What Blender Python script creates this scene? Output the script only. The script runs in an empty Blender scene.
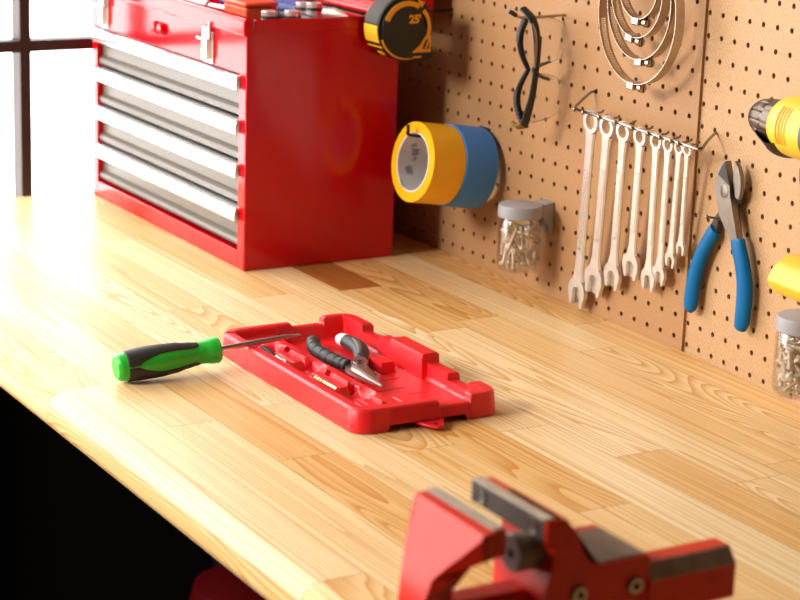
import bpy, bmesh, math, random
from math import sin, cos, pi, radians, sqrt, atan2
from mathutils import Vector, Matrix
random.seed(7)
SC = bpy.context.scene
COL = SC.collection
W = {}                                    # world matrix of every Empty / part, kept by name

def s2l(c):
    return tuple(((v/12.92) if v <= 0.04045 else ((v+0.055)/1.055)**2.4) for v in c)
def rgb(r, g, b):
    return s2l((r/255, g/255, b/255)) + (1.0,)

# ------------------------------------------------------------------ materials
def mat(name, col, rough=.5, metal=0., spec=.5, noise=0., nscale=60., bump=0., bscale=200., coat=0., dirt=None, trans=0.):
    m = bpy.data.materials.new(name); m.use_nodes = True
    nt = m.node_tree; b = nt.nodes['Principled BSDF']
    b.inputs['Base Color'].default_value = col
    b.inputs['Roughness'].default_value = rough
    b.inputs['Metallic'].default_value = metal
    b.inputs['Specular IOR Level'].default_value = spec
    if coat:
        b.inputs['Coat Weight'].default_value = coat; b.inputs['Coat Roughness'].default_value = .08
    tc = nt.nodes.new('ShaderNodeTexCoord')
    if noise or dirt:
        n = nt.nodes.new('ShaderNodeTexNoise'); n.inputs['Scale'].default_value = nscale; n.inputs['Detail'].default_value = 4
        nt.links.new(tc.outputs['Object'], n.inputs['Vector'])
        r = nt.nodes.new('ShaderNodeValToRGB')
        r.color_ramp.elements[0].position = .35 if not dirt else .55
        r.color_ramp.elements[1].position = .65 if not dirt else .68
        k = 1-noise
        r.color_ramp.elements[0].color = (col[0]*k, col[1]*k, col[2]*k, 1) if not dirt else col
        r.color_ramp.elements[1].color = col if not dirt else dirt
        nt.links.new(n.outputs['Fac'], r.inputs['Fac']); nt.links.new(r.outputs['Color'], b.inputs['Base Color'])
    if bump:
        n2 = nt.nodes.new('ShaderNodeTexNoise'); n2.inputs['Scale'].default_value = bscale; n2.inputs['Detail'].default_value = 3
        nt.links.new(tc.outputs['Object'], n2.inputs['Vector'])
        bp = nt.nodes.new('ShaderNodeBump'); bp.inputs['Strength'].default_value = bump; bp.inputs['Distance'].default_value = .001
        nt.links.new(n2.outputs['Fac'], bp.inputs['Height']); nt.links.new(bp.outputs['Normal'], b.inputs['Normal'])
    return m

def clear_mat(name, tint=(1, 1, 1), refl=.10, haze=0.):
    m = bpy.data.materials.new(name); m.use_nodes = True
    nt = m.node_tree; nt.nodes.clear()
    o = nt.nodes.new('ShaderNodeOutputMaterial'); t = nt.nodes.new('ShaderNodeBsdfTransparent'); g = nt.nodes.new('ShaderNodeBsdfGlossy')
    t.inputs['Color'].default_value = tint + (1,); g.inputs['Roughness'].default_value = .05
    lw = nt.nodes.new('ShaderNodeLayerWeight'); lw.inputs['Blend'].default_value = .35
    mp = nt.nodes.new('ShaderNodeMapRange'); mp.inputs['To Min'].default_value = refl*.35; mp.inputs['To Max'].default_value = min(1, refl*5)
    mp.inputs['From Min'].default_value = 0; mp.inputs['From Max'].default_value = 1
    mx = nt.nodes.new('ShaderNodeMixShader')
    nt.links.new(lw.outputs['Fresnel'], mp.inputs['Value']); nt.links.new(mp.outputs['Result'], mx.inputs['Fac'])
    nt.links.new(t.outputs[0], mx.inputs[1]); nt.links.new(g.outputs[0], mx.inputs[2])
    last = mx
    if haze:
        d = nt.nodes.new('ShaderNodeBsdfDiffuse'); d.inputs['Color'].default_value = (.8, .8, .8, 1)
        m2 = nt.nodes.new('ShaderNodeMixShader'); m2.inputs['Fac'].default_value = haze
        nt.links.new(mx.outputs[0], m2.inputs[1]); nt.links.new(d.outputs[0], m2.inputs[2]); last = m2
    nt.links.new(last.outputs[0], o.inputs['Surface'])
    return m

def wood_mat(name='butcher_block'):
    m = bpy.data.materials.new(name); m.use_nodes = True
    nt = m.node_tree; b = nt.nodes['Principled BSDF']; N = nt.nodes.new; L = nt.links.new
    def math_(op, a, bb=None, cc=None):
        n = N('ShaderNodeMath'); n.operation = op
        for i, v in enumerate((a, bb, cc)):
            if v is None: continue
            if isinstance(v, (int, float)): n.inputs[i].default_value = v
            else: L(v, n.inputs[i])
        return n.outputs[0]
    tc = N('ShaderNodeTexCoord'); sp = N('ShaderNodeSeparateXYZ'); L(tc.outputs['Object'], sp.inputs[0])
    X, Y, Z = sp.outputs
    yr = math_('DIVIDE', math_('ADD', Y, -.12), .0595)
    row = math_('FLOOR', yr); fy = math_('FRACT', yr)
    wn = N('ShaderNodeTexWhiteNoise'); wn.noise_dimensions = '1D'; L(row, wn.inputs['W'])
    xs = math_('ADD', math_('DIVIDE', X, .56), math_('MULTIPLY', wn.outputs['Value'], 9.1))
    col = math_('FLOOR', xs); fx = math_('FRACT', xs)
    cb = N('ShaderNodeCombineXYZ'); L(row, cb.inputs[0]); L(col, cb.inputs[1])
    w2 = N('ShaderNodeTexWhiteNoise'); w2.noise_dimensions = '2D'; L(cb.outputs[0], w2.inputs['Vector'])
    R = w2.outputs['Value']
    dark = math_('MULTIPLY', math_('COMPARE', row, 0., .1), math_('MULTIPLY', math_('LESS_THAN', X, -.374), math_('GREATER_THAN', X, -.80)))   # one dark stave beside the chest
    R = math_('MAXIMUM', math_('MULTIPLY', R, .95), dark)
    s3 = N('ShaderNodeSeparateXYZ'); L(w2.outputs['Color'], s3.inputs[0])
    R2 = s3.outputs[1]; R3 = s3.outputs[2]
    # base plank colour
    ramp = N('ShaderNodeValToRGB'); cr = ramp.color_ramp; L(R, ramp.inputs[0])
    cr.elements[0].position = 0.; cr.elements[0].color = rgb(248, 220, 170)
    cr.elements[1].position = 1.; cr.elements[1].color = rgb(176, 112, 58)
    for p, c in ((.28, rgb(250, 226, 182)), (.5, rgb(243, 208, 152)), (.75, rgb(241, 201, 140)), (.95, rgb(234, 189, 124))):
        e = cr.elements.new(p); e.color = c
    # long fibres
    v1 = N('ShaderNodeCombineXYZ'); L(math_('MULTIPLY_ADD', X, 5.0, math_('MULTIPLY', R2, 40)), v1.inputs[0]); L(math_('MULTIPLY', math_('ADD', Y, Z), 260.), v1.inputs[1]); L(math_('MULTIPLY', R3, 30), v1.inputs[2])
    n1 = N('ShaderNodeTexNoise'); n1.inputs['Scale'].default_value = 1.; n1.inputs['Detail'].default_value = 3.; L(v1.outputs[0], n1.inputs['Vector'])
    # cathedral growth rings
    v2 = N('ShaderNodeCombineXYZ'); cath = math_('GREATER_THAN', R2, .66)
    L(math_('MULTIPLY_ADD', X, math_('MULTIPLY_ADD', cath, 1.9, .35), math_('MULTIPLY', R3, 30)), v2.inputs[0]); L(math_('MULTIPLY', math_('ADD', Y, Z), math_('MULTIPLY_ADD', cath, -8., 30.)), v2.inputs[1]); L(math_('MULTIPLY', R, 17), v2.inputs[2])
    n2 = N('ShaderNodeTexNoise'); n2.inputs['Scale'].default_value = 1.; n2.inputs['Detail'].default_value = .6; n2.inputs['Distortion'].default_value = .12; L(v2.outputs[0], n2.inputs['Vector'])
    ring = math_('FRACT', math_('MULTIPLY', n2.outputs['Fac'], math_('MULTIPLY_ADD', cath, 3, 17)))
    ring = math_('POWER', ring, 2.2)
    g = math_('ADD', math_('MULTIPLY', ring, math_('MULTIPLY_ADD', cath, .25, .55)), math_('MULTIPLY', n1.outputs['Fac'], .62))
    gr = N('ShaderNodeMapRange'); L(g, gr.inputs['Value']); gr.inputs['From Min'].default_value = .2; gr.inputs['From Max'].default_value = .95
    gr.inputs['To Min'].default_value = 0.; gr.inputs['To Max'].default_value = 1.0
    dk = N('ShaderNodeMix'); dk.data_type = 'RGBA'; dk.blend_type = 'MULTIPLY'
    L(gr.outputs[0], dk.inputs[0]); L(ramp.outputs[0], dk.inputs[6]); dk.inputs[7].default_value = (.74, .54, .32, 1)
    # joints between the staves
    e1 = math_('LESS_THAN', math_('MINIMUM', fy, math_('SUBTRACT', 1., fy)), .012)
    e2 = math_('LESS_THAN', math_('MINIMUM', fx, math_('SUBTRACT', 1., fx)), .0018)
    ed = math_('MULTIPLY', math_('MAXIMUM', e1, e2), .35)
    jn = N('ShaderNodeMix'); jn.data_type = 'RGBA'; jn.blend_type = 'MULTIPLY'; L(ed, jn.inputs[0]); L(dk.outputs[2], jn.inputs[6]); jn.inputs[7].default_value = (.45, .30, .17, 1)
    L(jn.outputs[2], b.inputs['Base Color'])
    b.inputs['Roughness'].default_value = .36; b.inputs['Specular IOR Level'].default_value = .16
    bp = N('ShaderNodeBump'); bp.inputs['Strength'].default_value = .12; bp.inputs['Distance'].default_value = .0006; L(n1.outputs['Fac'], bp.inputs['Height']); L(bp.outputs[0], b.inputs['Normal'])
    return m

def board_mat(name, col, weave):
    m = bpy.data.materials.new(name); m.use_nodes = True
    nt = m.node_tree; b = nt.nodes['Principled BSDF']; N = nt.nodes.new; L = nt.links.new
    tc = N('ShaderNodeTexCoord')
    n = N('ShaderNodeTexNoise'); n.inputs['Scale'].default_value = 500; n.inputs['Detail'].default_value = 4; L(tc.outputs['Object'], n.inputs['Vector'])
    r = N('ShaderNodeValToRGB'); r.color_ramp.elements[0].position = .3; r.color_ramp.elements[1].position = .7
    r.color_ramp.elements[0].color = tuple(c*.82 for c in col[:3])+(1,); r.color_ramp.elements[1].color = tuple(min(1, c*1.1) for c in col[:3])+(1,)
    L(n.outputs['Fac'], r.inputs[0])
    last = r.outputs[0]
    if weave:
        wv = N('ShaderNodeTexWave'); wv.wave_type = 'BANDS'; wv.bands_direction = 'DIAGONAL'; wv.inputs['Scale'].default_value = 95; wv.inputs['Distortion'].default_value = 1.2
        L(tc.outputs['Object'], wv.inputs['Vector'])
        mx = N('ShaderNodeMix'); mx.data_type = 'RGBA'; mx.blend_type = 'MULTIPLY'; mx.inputs[7].default_value = (.86, .82, .78, 1)
        ml = N('ShaderNodeMath'); ml.operation = 'MULTIPLY'; ml.inputs[1].default_value = .55; L(wv.outputs['Fac'], ml.inputs[0])
        L(ml.outputs[0], mx.inputs[0]); L(last, mx.inputs[6]); last = mx.outputs[2]
    L(last, b.inputs['Base Color'])
    b.inputs['Roughness'].default_value = .55; b.inputs['Specular IOR Level'].default_value = .35
    return m

def core_mat():
    m = bpy.data.materials.new('printed_paper_core'); m.use_nodes = True
    nt = m.node_tree; b = nt.nodes['Principled BSDF']; N = nt.nodes.new; L = nt.links.new
    tc = N('ShaderNodeTexCoord'); v = N('ShaderNodeTexVoronoi'); v.inputs['Scale'].default_value = 42; L(tc.outputs['Object'], v.inputs['Vector'])
    n = N('ShaderNodeTexNoise'); n.inputs['Scale'].default_value = 330; L(tc.outputs['Object'], n.inputs['Vector'])
    a = N('ShaderNodeMath'); a.operation = 'ADD'; L(v.outputs['Distance'], a.inputs[0])
    s = N('ShaderNodeMath'); s.operation = 'MULTIPLY'; s.inputs[1].default_value = .35; L(n.outputs['Fac'], s.inputs[0]); L(s.outputs[0], a.inputs[1])
    r = N('ShaderNodeValToRGB'); r.color_ramp.interpolation = 'LINEAR'
    r.color_ramp.elements[0].position = .42; r.color_ramp.elements[0].color = rgb(150, 150, 158)
    r.color_ramp.elements[1].position = .5; r.color_ramp.elements[1].color = rgb(226, 224, 224)
    L(a.outputs[0], r.inputs[0]); L(r.outputs[0], b.inputs['Base Color']); b.inputs['Roughness'].default_value = .6
    return m

M = dict(
    dark_chrome=mat('dark_chrome', rgb(150, 144, 138), .2, 1., noise=.1, nscale=200),
    band_grey=mat('grey_band', rgb(88, 84, 80), .75, spec=.2),
    wood=wood_mat(),
    board=board_mat('hardboard', rgb(178, 134, 92), False),
    board2=board_mat('woven_back_hardboard', rgb(198, 158, 116), True),
    red_paint=mat('red_enamel', rgb(200, 0, 18), .12, spec=.36),
    red_plastic=mat('red_plastic', rgb(236, 34, 42), .36, noise=.04, nscale=40, bump=.05, bscale=900),
    chrome=mat('satin_chrome', rgb(236, 232, 228), .24, .62, noise=.10, nscale=90),
    bright=mat('polished_aluminium', rgb(244, 244, 244), .22, .8, noise=.03),
    grey_metal=mat('grey_drawer_steel', rgb(118, 110, 103), .42, .0, spec=.35, noise=.05),
    steel=mat('brushed_steel', rgb(172, 162, 152), .34, 1., noise=.18, nscale=120),
    clamp=mat('stainless_band', rgb(186, 172, 158), .26, 1., noise=.12, nscale=140),
    shade_red=mat('shaded_red_paint', rgb(84, 2, 8), .7, spec=.1, noise=.1, nscale=20),  # red darkened in the colour for the shade under the bench
    dark_steel=mat('dark_steel', rgb(74, 70, 68), .42, .7, noise=.2, nscale=100),
    zinc=mat('zinc_screw', rgb(236, 218, 194), .38, .3, noise=.25, nscale=300),
    brass=mat('gold_tinted_steel', rgb(226, 190, 128), .28, 1., noise=.2, nscale=300),
    black=mat('black_plastic', rgb(24, 23, 23), .42, noise=.15, nscale=120),
    rubber=mat('black_rubber', rgb(48, 45, 44), .55, noise=.15, nscale=200, bump=.2, bscale=900),
    grip_grey=mat('dark_grey_grip', rgb(92, 88, 84), .5, noise=.12, nscale=200),
    white=mat('white_plastic', rgb(236, 234, 230), .4, noise=.02),
    yellow=mat('yellow_plastic', rgb(246, 196, 52), .38, noise=.03, nscale=60, bump=.04, bscale=700),
    amber=mat('amber_rubber', rgb(246, 172, 30), .45, noise=.05),
    olive=mat('olive_rubber', rgb(120, 92, 20), .5, noise=.1),
    green=mat('green_plastic', rgb(52, 200, 62), .35, noise=.03),
    cyan=mat('blue_dipped_vinyl', rgb(0, 102, 160), .36, spec=.22, noise=.05, nscale=60),
    tape_yellow=mat('yellow_tape', rgb(252, 188, 14), .42, noise=.04, nscale=30),
    tape_blue=mat('blue_painters_tape', rgb(58, 138, 226), .5, noise=.05, nscale=30),
    core=core_mat(),
    lid_grey=mat('grey_plastic', rgb(158, 156, 160), .45, noise=.04),
    glass=clear_mat('clear_plastic', (.975, .975, .97), .08),
    lens=clear_mat('clear_lens', (.98, .975, .965), .05, .06),
    lens_edge=mat('clear_lens_edge', rgb(240, 228, 216), .25),
    plier_steel=mat('plier_steel', rgb(206, 198, 190), .3, .95, noise=.15, nscale=120),
    cutter=mat('cutter_steel', rgb(136, 126, 116), .36, .9, noise=.2, nscale=120),
    gun=mat('gunmetal', rgb(112, 98, 88), .4, .85, noise=.2, nscale=120),
    pane=clear_mat('window_glass', (1, 1, 1), .04),
    frame=mat('brown_window_frame', rgb(58, 33, 27), .5, spec=.3, noise=.08),
    vise=mat('vise_red_paint', rgb(214, 40, 18), .38, spec=.3, noise=.12, nscale=30, dirt=rgb(194, 36, 18)),
    vise_bare=mat('worn_cast_iron', rgb(140, 114, 94), .5, .1, noise=.3, nscale=70, bump=.2, bscale=400),
    jaw=mat('jaw_steel', rgb(78, 66, 58), .45, .5, noise=.45, nscale=55, dirt=rgb(84, 58, 38)),
    lit_steel=mat('lit_jaw_steel', rgb(206, 190, 168), .42, .3, noise=.2, nscale=60),  # paler steel, light on the upward jaw tops put into the colour
    worn_brown=mat('worn_brown_iron', rgb(176, 140, 112), .55, 0., noise=.3, nscale=60),
    plaster=mat('wall_paint', rgb(86, 82, 78), .8, noise=.04, nscale=6),
    dark_wall=mat('dark_wall_behind_board', rgb(70, 52, 38), .9, noise=.1, nscale=6),
    concrete=mat('dark_floor_paint', rgb(30, 29, 29), .75, noise=.25, nscale=8),
    black_panel=mat('black_coat_and_shade', rgb(30, 26, 24), .7, noise=.1, nscale=40, spec=.2),
    orange=mat('orange_plastic', rgb(238, 92, 52), .4, noise=.05),
    navy=mat('navy_blue_grip', rgb(36, 66, 140), .4, noise=.05),
)

M['lens_edge'].node_tree.nodes['Principled BSDF'].inputs['Alpha'].default_value = .45
# ------------------------------------------------------------------ mesh helpers
def finish(bm, ang=35):
    bmesh.ops.recalc_face_normals(bm, faces=bm.faces)
    for f in bm.faces: f.smooth = True
    for e in bm.edges:
        if len(e.link_faces) == 2:
            try: a = e.calc_face_angle()
            except Exception: a = 0
            e.smooth = a < radians(ang)
        else: e.smooth = False

def obj(name, bm, material, parent=None, world=True, bevel=0., seg=2, ang=35, sub=0):
    finish(bm, ang)
    me = bpy.data.meshes.new(name); bm.to_mesh(me); bm.free()
    for mm in (material if isinstance(material, (list, tuple)) else [material]): me.materials.append(mm)
    o = bpy.data.objects.new(name, me); COL.objects.link(o)
    if parent is not None:
        o.parent = parent; P = W[parent.name]
        if world: me.transform(P.inverted())
        W[o.name] = P.copy()
    else:
        W[o.name] = Matrix.Identity(4)
    if bevel:
        md = o.modifiers.new('soft_edges', 'BEVEL'); md.width = bevel; md.segments = seg; md.limit_method = 'ANGLE'; md.angle_limit = radians(40)
    if sub:
        md = o.modifiers.new('smooth', 'SUBSURF'); md.levels = sub; md.render_levels = sub
    return o

def thing(name, label, cat, loc=(0, 0, 0), rot=None, group=None):
    o = bpy.data.objects.new(name, None); COL.objects.link(o); o.empty_display_size = .02
    Mx = Matrix.Translation(Vector(loc)) @ (rot if rot is not None else Matrix.Identity(4))
    o.matrix_world = Mx; W[o.name] = Mx.copy()
    return tag(o, label, cat, group)
def tag(o, label, cat, group=None):
    o['label'] = label; o['category'] = cat
    if group: o['group'] = group
    return o
def struct(name, bm, m, bevel=0., parent=None):
    o = obj(name, bm, m, parent, bevel=bevel)
    if parent is None: o['kind'] = 'structure'
    return o

def B(): return bmesh.new()
def box(bm, x0, x1, y0, y1, z0, z1, Mx=None, mi=0):
    v = [bm.verts.new(((Mx @ Vector(p)) if Mx else Vector(p))) for p in
         [(x0, y0, z0), (x1, y0, z0), (x1, y1, z0), (x0, y1, z0), (x0, y0, z1), (x1, y0, z1), (x1, y1, z1), (x0, y1, z1)]]
    for f in ((0, 3, 2, 1), (4, 5, 6, 7), (0, 1, 5, 4), (1, 2, 6, 5), (2, 3, 7, 6), (3, 0, 4, 7)):
        bm.faces.new([v[i] for i in f]).material_index = mi
    return bm
def prism(bm, pts, Mx, h0, h1, mi=0, taper=0.):
    """outline pts (a, b) extruded from h0 to h1 along the local third axis of Mx"""
    n = len(pts)
    ca = sum(p[0] for p in pts)/n; cb = sum(p[1] for p in pts)/n
    A = [bm.verts.new(Mx @ Vector((p[0], p[1], h0))) for p in pts]
    C = [bm.verts.new(Mx @ Vector((ca+(p[0]-ca)*(1-taper), cb+(p[1]-cb)*(1-taper), h1))) for p in pts]
    fs = [bm.faces.new(A[::-1]), bm.faces.new(C)]
    for i in range(n):
        j = (i+1) % n; fs.append(bm.faces.new((A[i], A[j], C[j], C[i])))
    for f in fs: f.material_index = mi
    bmesh.ops.triangulate(bm, faces=fs[:2], ngon_method='EAR_CLIP')
    return bm
def plane_m(origin, a, b):
    """matrix whose first two axes are a and b"""
    a = Vector(a).normalized(); b = Vector(b).normalized(); c = a.cross(b)
    Mx = Matrix((a, b, c)).transposed().to_4x4(); Mx.translation = Vector(origin); return Mx
def axis_m(origin, d):
    d = Vector(d).normalized(); Mx = d.to_track_quat('Z', 'Y').to_matrix().to_4x4(); Mx.translation = Vector(origin); return Mx
def lathe(bm, prof, Mx=None, n=32, close=True, mi=0, a0=0., a1=2*pi):
    """prof: (r, z) list revolved about the local z axis"""
    Mx = Mx or Matrix.Identity(4); rings = []; full = abs(a1-a0-2*pi) < 1e-6
    m = n if full else n+1
    for r, z in prof:
        if r < 1e-6: rings.append([bm.verts.new(Mx @ Vector((0, 0, z)))])
        else: rings.append([bm.verts.new(Mx @ Vector((r*cos(a0+(a1-a0)*i/n), r*sin(a0+(a1-a0)*i/n), z))) for i in range(m)])
    for a, b in zip(rings[:-1], rings[1:]):
        for i in range(n if not full else n):
            j = (i+1) % m if full else i+1
            if len(a) == 1 and len(b) == 1: continue
            if len(a) == 1: f = bm.faces.new((a[0], b[i], b[j]))
            elif len(b) == 1: f = bm.faces.new((a[i], a[j], b[0]))
            else: f = bm.faces.new((a[i], a[j], b[j], b[i]))
            f.material_index = mi
    return bm
def ring(bm, ro, ri, z0, z1, Mx=None, n=48, mi=0, ch=0.):
    return lathe(bm, [(ri, z0), (ro-ch, z0), (ro, z0+ch), (ro, z1-ch), (ro-ch, z1), (ri, z1), (ri, z0)], Mx, n, mi=mi)
def catmull(pts, k=6):
    P = [Vector(p) for p in pts]; out = []
    for i in range(len(P)-1):
        p0 = P[max(i-1, 0)]; p1 = P[i]; p2 = P[i+1]; p3 = P[min(i+2, len(P)-1)]
        for j in range(k):
            t = j/k
            out.append(.5*((2*p1)+(p2-p0)*t+(2*p0-5*p1+4*p2-p3)*t*t+(3*p1-p0-3*p2+p3)*t*t*t))
    out.append(P[-1]); return out
def tube(bm, pts, r, n=12, cap=True, up=None, mi=0):
    """r: number, list of numbers or list of (ra, rb)"""
    P = [Vector(p) for p in pts]; m = len(P)
    rs = r if isinstance(r, (list, tuple)) else [r]*m
    if len(rs) != m:
        q = []
        for i in range(m):
            t = i/(m-1)*(len(rs)-1); a = min(int(t), len(rs)-2); f = t-a
            u, v = rs[a], rs[a+1]
            q.append(tuple(u[k]*(1-f)+v[k]*f for k in (0, 1)) if isinstance(u, tuple) else u*(1-f)+v*f)
        rs = q
    T = [(P[min(i+1, m-1)]-P[max(i-1, 0)]).normalized() for i in range(m)]
    u = Vector(up) if up else (Vector((0, 0, 1)) if abs(T[0].z) < .9 else Vector((1, 0, 0)))
    rings = []
    for i in range(m):
        u = (u-T[i]*u.dot(T[i])).normalized(); w = T[i].cross(u)
        ra, rb = rs[i] if isinstance(rs[i], tuple) else (rs[i], rs[i])
        rings.append([bm.verts.new(P[i]+u*(ra*cos(2*pi*k/n))+w*(rb*sin(2*pi*k/n))) for k in range(n)])
    for a, b in zip(rings[:-1], rings[1:]):
        for k in range(n): bm.faces.new((a[k], a[(k+1) % n], b[(k+1) % n], b[k])).material_index = mi
    if cap:
        for rr, rv in ((rings[0], True), (rings[-1], False)):
            bm.faces.new(rr[::-1] if rv else rr).material_index = mi
    return bm
def ball(bm, c, r, n=12, sc=(1, 1, 1)):
    Mx = Matrix.Translation(Vector(c)) @ Matrix.Diagonal(Vector((r*sc[0], r*sc[1], r*sc[2], 1)))
    bmesh.ops.create_uvsphere(bm, u_segments=n, v_segments=max(6, n//2+1), radius=1., matrix=Mx); return bm
def rrect(x0, x1, y0, y1, r, k=5):
    out = []
    for cx, cy, a in ((x1-r, y1-r, 0), (x0+r, y1-r, 90), (x0+r, y0+r, 180), (x1-r, y0+r, 270)):
        for i in range(k+1):
            t = radians(a+90*i/k); out.append((cx+r*cos(t), cy+r*sin(t)))
    return out
XZ = lambda y=0.: plane_m((0, y, 0), (1, 0, 0), (0, 0, 1))      # third axis = -Y (towards the room)
# ------------------------------------------------------------------ the room
FL = -.92; XL = -1.05; XR = 4.2; YF = -4.6; CE = 1.95
WY0, WY1, WZ0, WZ1 = -3.3, -.115, -.32, 1.55           # opening of the big window in the left wall
struct('floor', box(B(), XL-.12, XR, YF, .16, FL-.1, FL), M['concrete'])
struct('ceiling', box(B(), XL-.12, XR, YF, .16, CE, CE+.1), M['plaster'])
struct('wall_back', box(B(), XL-.12, XR, .045, .16, FL, CE), M['dark_wall'])
struct('wall_right', box(B(), XR, XR+.1, YF, .16, FL, CE), M['plaster'])
struct('wall_front', box(B(), XL-.12, XR, YF-.1, YF, FL, CE), M['plaster'])
bm = B()
box(bm, XL-.12, XL, YF, WY0, FL, CE); box(bm, XL-.12, XL, WY0, .045, FL, WZ0); box(bm, XL-.12, XL, WY0, .045, WZ1, CE); box(bm, XL-.12, XL, WY1, .045, WZ0, WZ1)
struct('wall_left', bm, M['plaster'])
bm = B()
f0, f1 = XL-.03, XL+.004
vb = [-.3900-.40*k for k in range(0, 8) if -.3900-.40*k > WY0+.05]
hb = [.2195-.43, .2195, .2195+.43, .2195+.86]
for y in vb: box(bm, f0, f1, y-.0082, y+.0082, WZ0+.03, WZ1-.03)
ys = [WY0+.03]+sorted(vb)+[WY1-.03]
for z in hb:
    for a, b in zip(ys[:-1], ys[1:]):
        box(bm, f0+.001, f1-.001, a+(.0082 if a in vb else 0), b-(.0082 if b in vb else 0), z-.0084, z+.0084)
box(bm, f0, f1+.004, WY0, WY0+.03, WZ0, WZ1); box(bm, f0, f1+.004, WY1-.03, WY1, WZ0, WZ1)
box(bm, f0, f1+.004, WY0+.03, WY1-.03, WZ0, WZ0+.03); box(bm, f0, f1+.004, WY0+.03, WY1-.03, WZ1-.03, WZ1)
win = struct('window_1', bm, M['frame'])
for a, b in zip(ys[:-1], ys[1:]):
    for c, d in zip([WZ0+.03]+hb, hb+[WZ1-.03]):
        obj('pane', box(B(), XL-.020, XL-.016, a+.004, b-.004, c+.004, d-.004), M['pane'], win)

# ------------------------------------------------------------------ workbench
def ry(x): return .0031-(x-.0200)*math.tan(radians(5.1))          # the right board's line
bench = thing('workbench', 'long workbench with a butcher block top running under the pegboard', 'workbench', (0, -.35, FL))
bm = B()
def section(x):
    yb = min(-.0006, ry(x)-.0010)
    p = [(yb, -.042), (-.694, -.042)]
    for i in range(9):
        a = radians(-90-90*i/8); p.append((-.694+.013*cos(a), -.029+.013*sin(a)))
    for i in range(9):
        a = radians(180-90*i/8); p.append((-.687+.020*cos(a), -.020+.020*sin(a)))
    p.append((-.55, 0)); p.append((yb, 0)); return [Vector((x, a, b)) for a, b in p]
secs = [[bm.verts.new(v) for v in section(x)] for x in (-1.036, -.5, .044, .2, .45, .75, 1.15)]
for s, t in zip(secs[:-1], secs[1:]):
    for i in range(len(s)):
        j = (i+1) % len(s); bm.faces.new((s[i], s[j], t[j], t[i]))
bm.faces.new(secs[0]); bm.faces.new(secs[-1][::-1])
obj('worktop', bm, M['wood'], bench)
for x in (-.98, 1.08):
    for y in (-.64, -.07):
        bm = B(); box(bm, x-.03, x+.03, y-.03, y+.03, FL, -.043); obj('leg', bm, M['black_panel'], bench, bevel=.004)
bm = B(); box(bm, -1.03, 1.13, -.045, -.03, FL+.02, -.043); obj('shade_panel', bm, M['black_panel'], bench)  # black sheet added to paint the shade under the bench
bm = B(); box(bm, -1.03, -1.012, -.66, -.046, FL+.02, -.043); obj('side_panel', bm, M['black_panel'], bench)

# something red and something black in the dark under the bench
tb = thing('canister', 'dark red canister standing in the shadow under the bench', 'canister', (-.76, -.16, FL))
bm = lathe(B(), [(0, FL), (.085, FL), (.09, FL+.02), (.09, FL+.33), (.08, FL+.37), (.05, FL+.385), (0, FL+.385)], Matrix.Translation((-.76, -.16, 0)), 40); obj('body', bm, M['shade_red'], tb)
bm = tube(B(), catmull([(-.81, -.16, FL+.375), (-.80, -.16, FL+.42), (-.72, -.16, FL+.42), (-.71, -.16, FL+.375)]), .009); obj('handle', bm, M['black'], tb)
tl = thing('wheel', 'black rubber wheel lying in the dark beside the red canister', 'wheel', (-.83, -.33, FL))
bm = lathe(B(), [(.05, -.03), (.10, -.032), (.115, -.02), (.118, 0), (.115, .02), (.10, .032), (.05, .03), (.05, -.03)], plane_m((-.83, -.33, FL+.119), (1, 0, .0), (0, .5, .86)), 40); obj('tyre', bm, M['rubber'], tl)
bm = lathe(B(), [(0, -.02), (.05, -.02), (.05, .02), (0, .02)], plane_m((-.83, -.33, FL+.119), (1, 0, .0), (0, .5, .86)), 24); obj('hub', bm, M['dark_steel'], tl)

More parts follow.
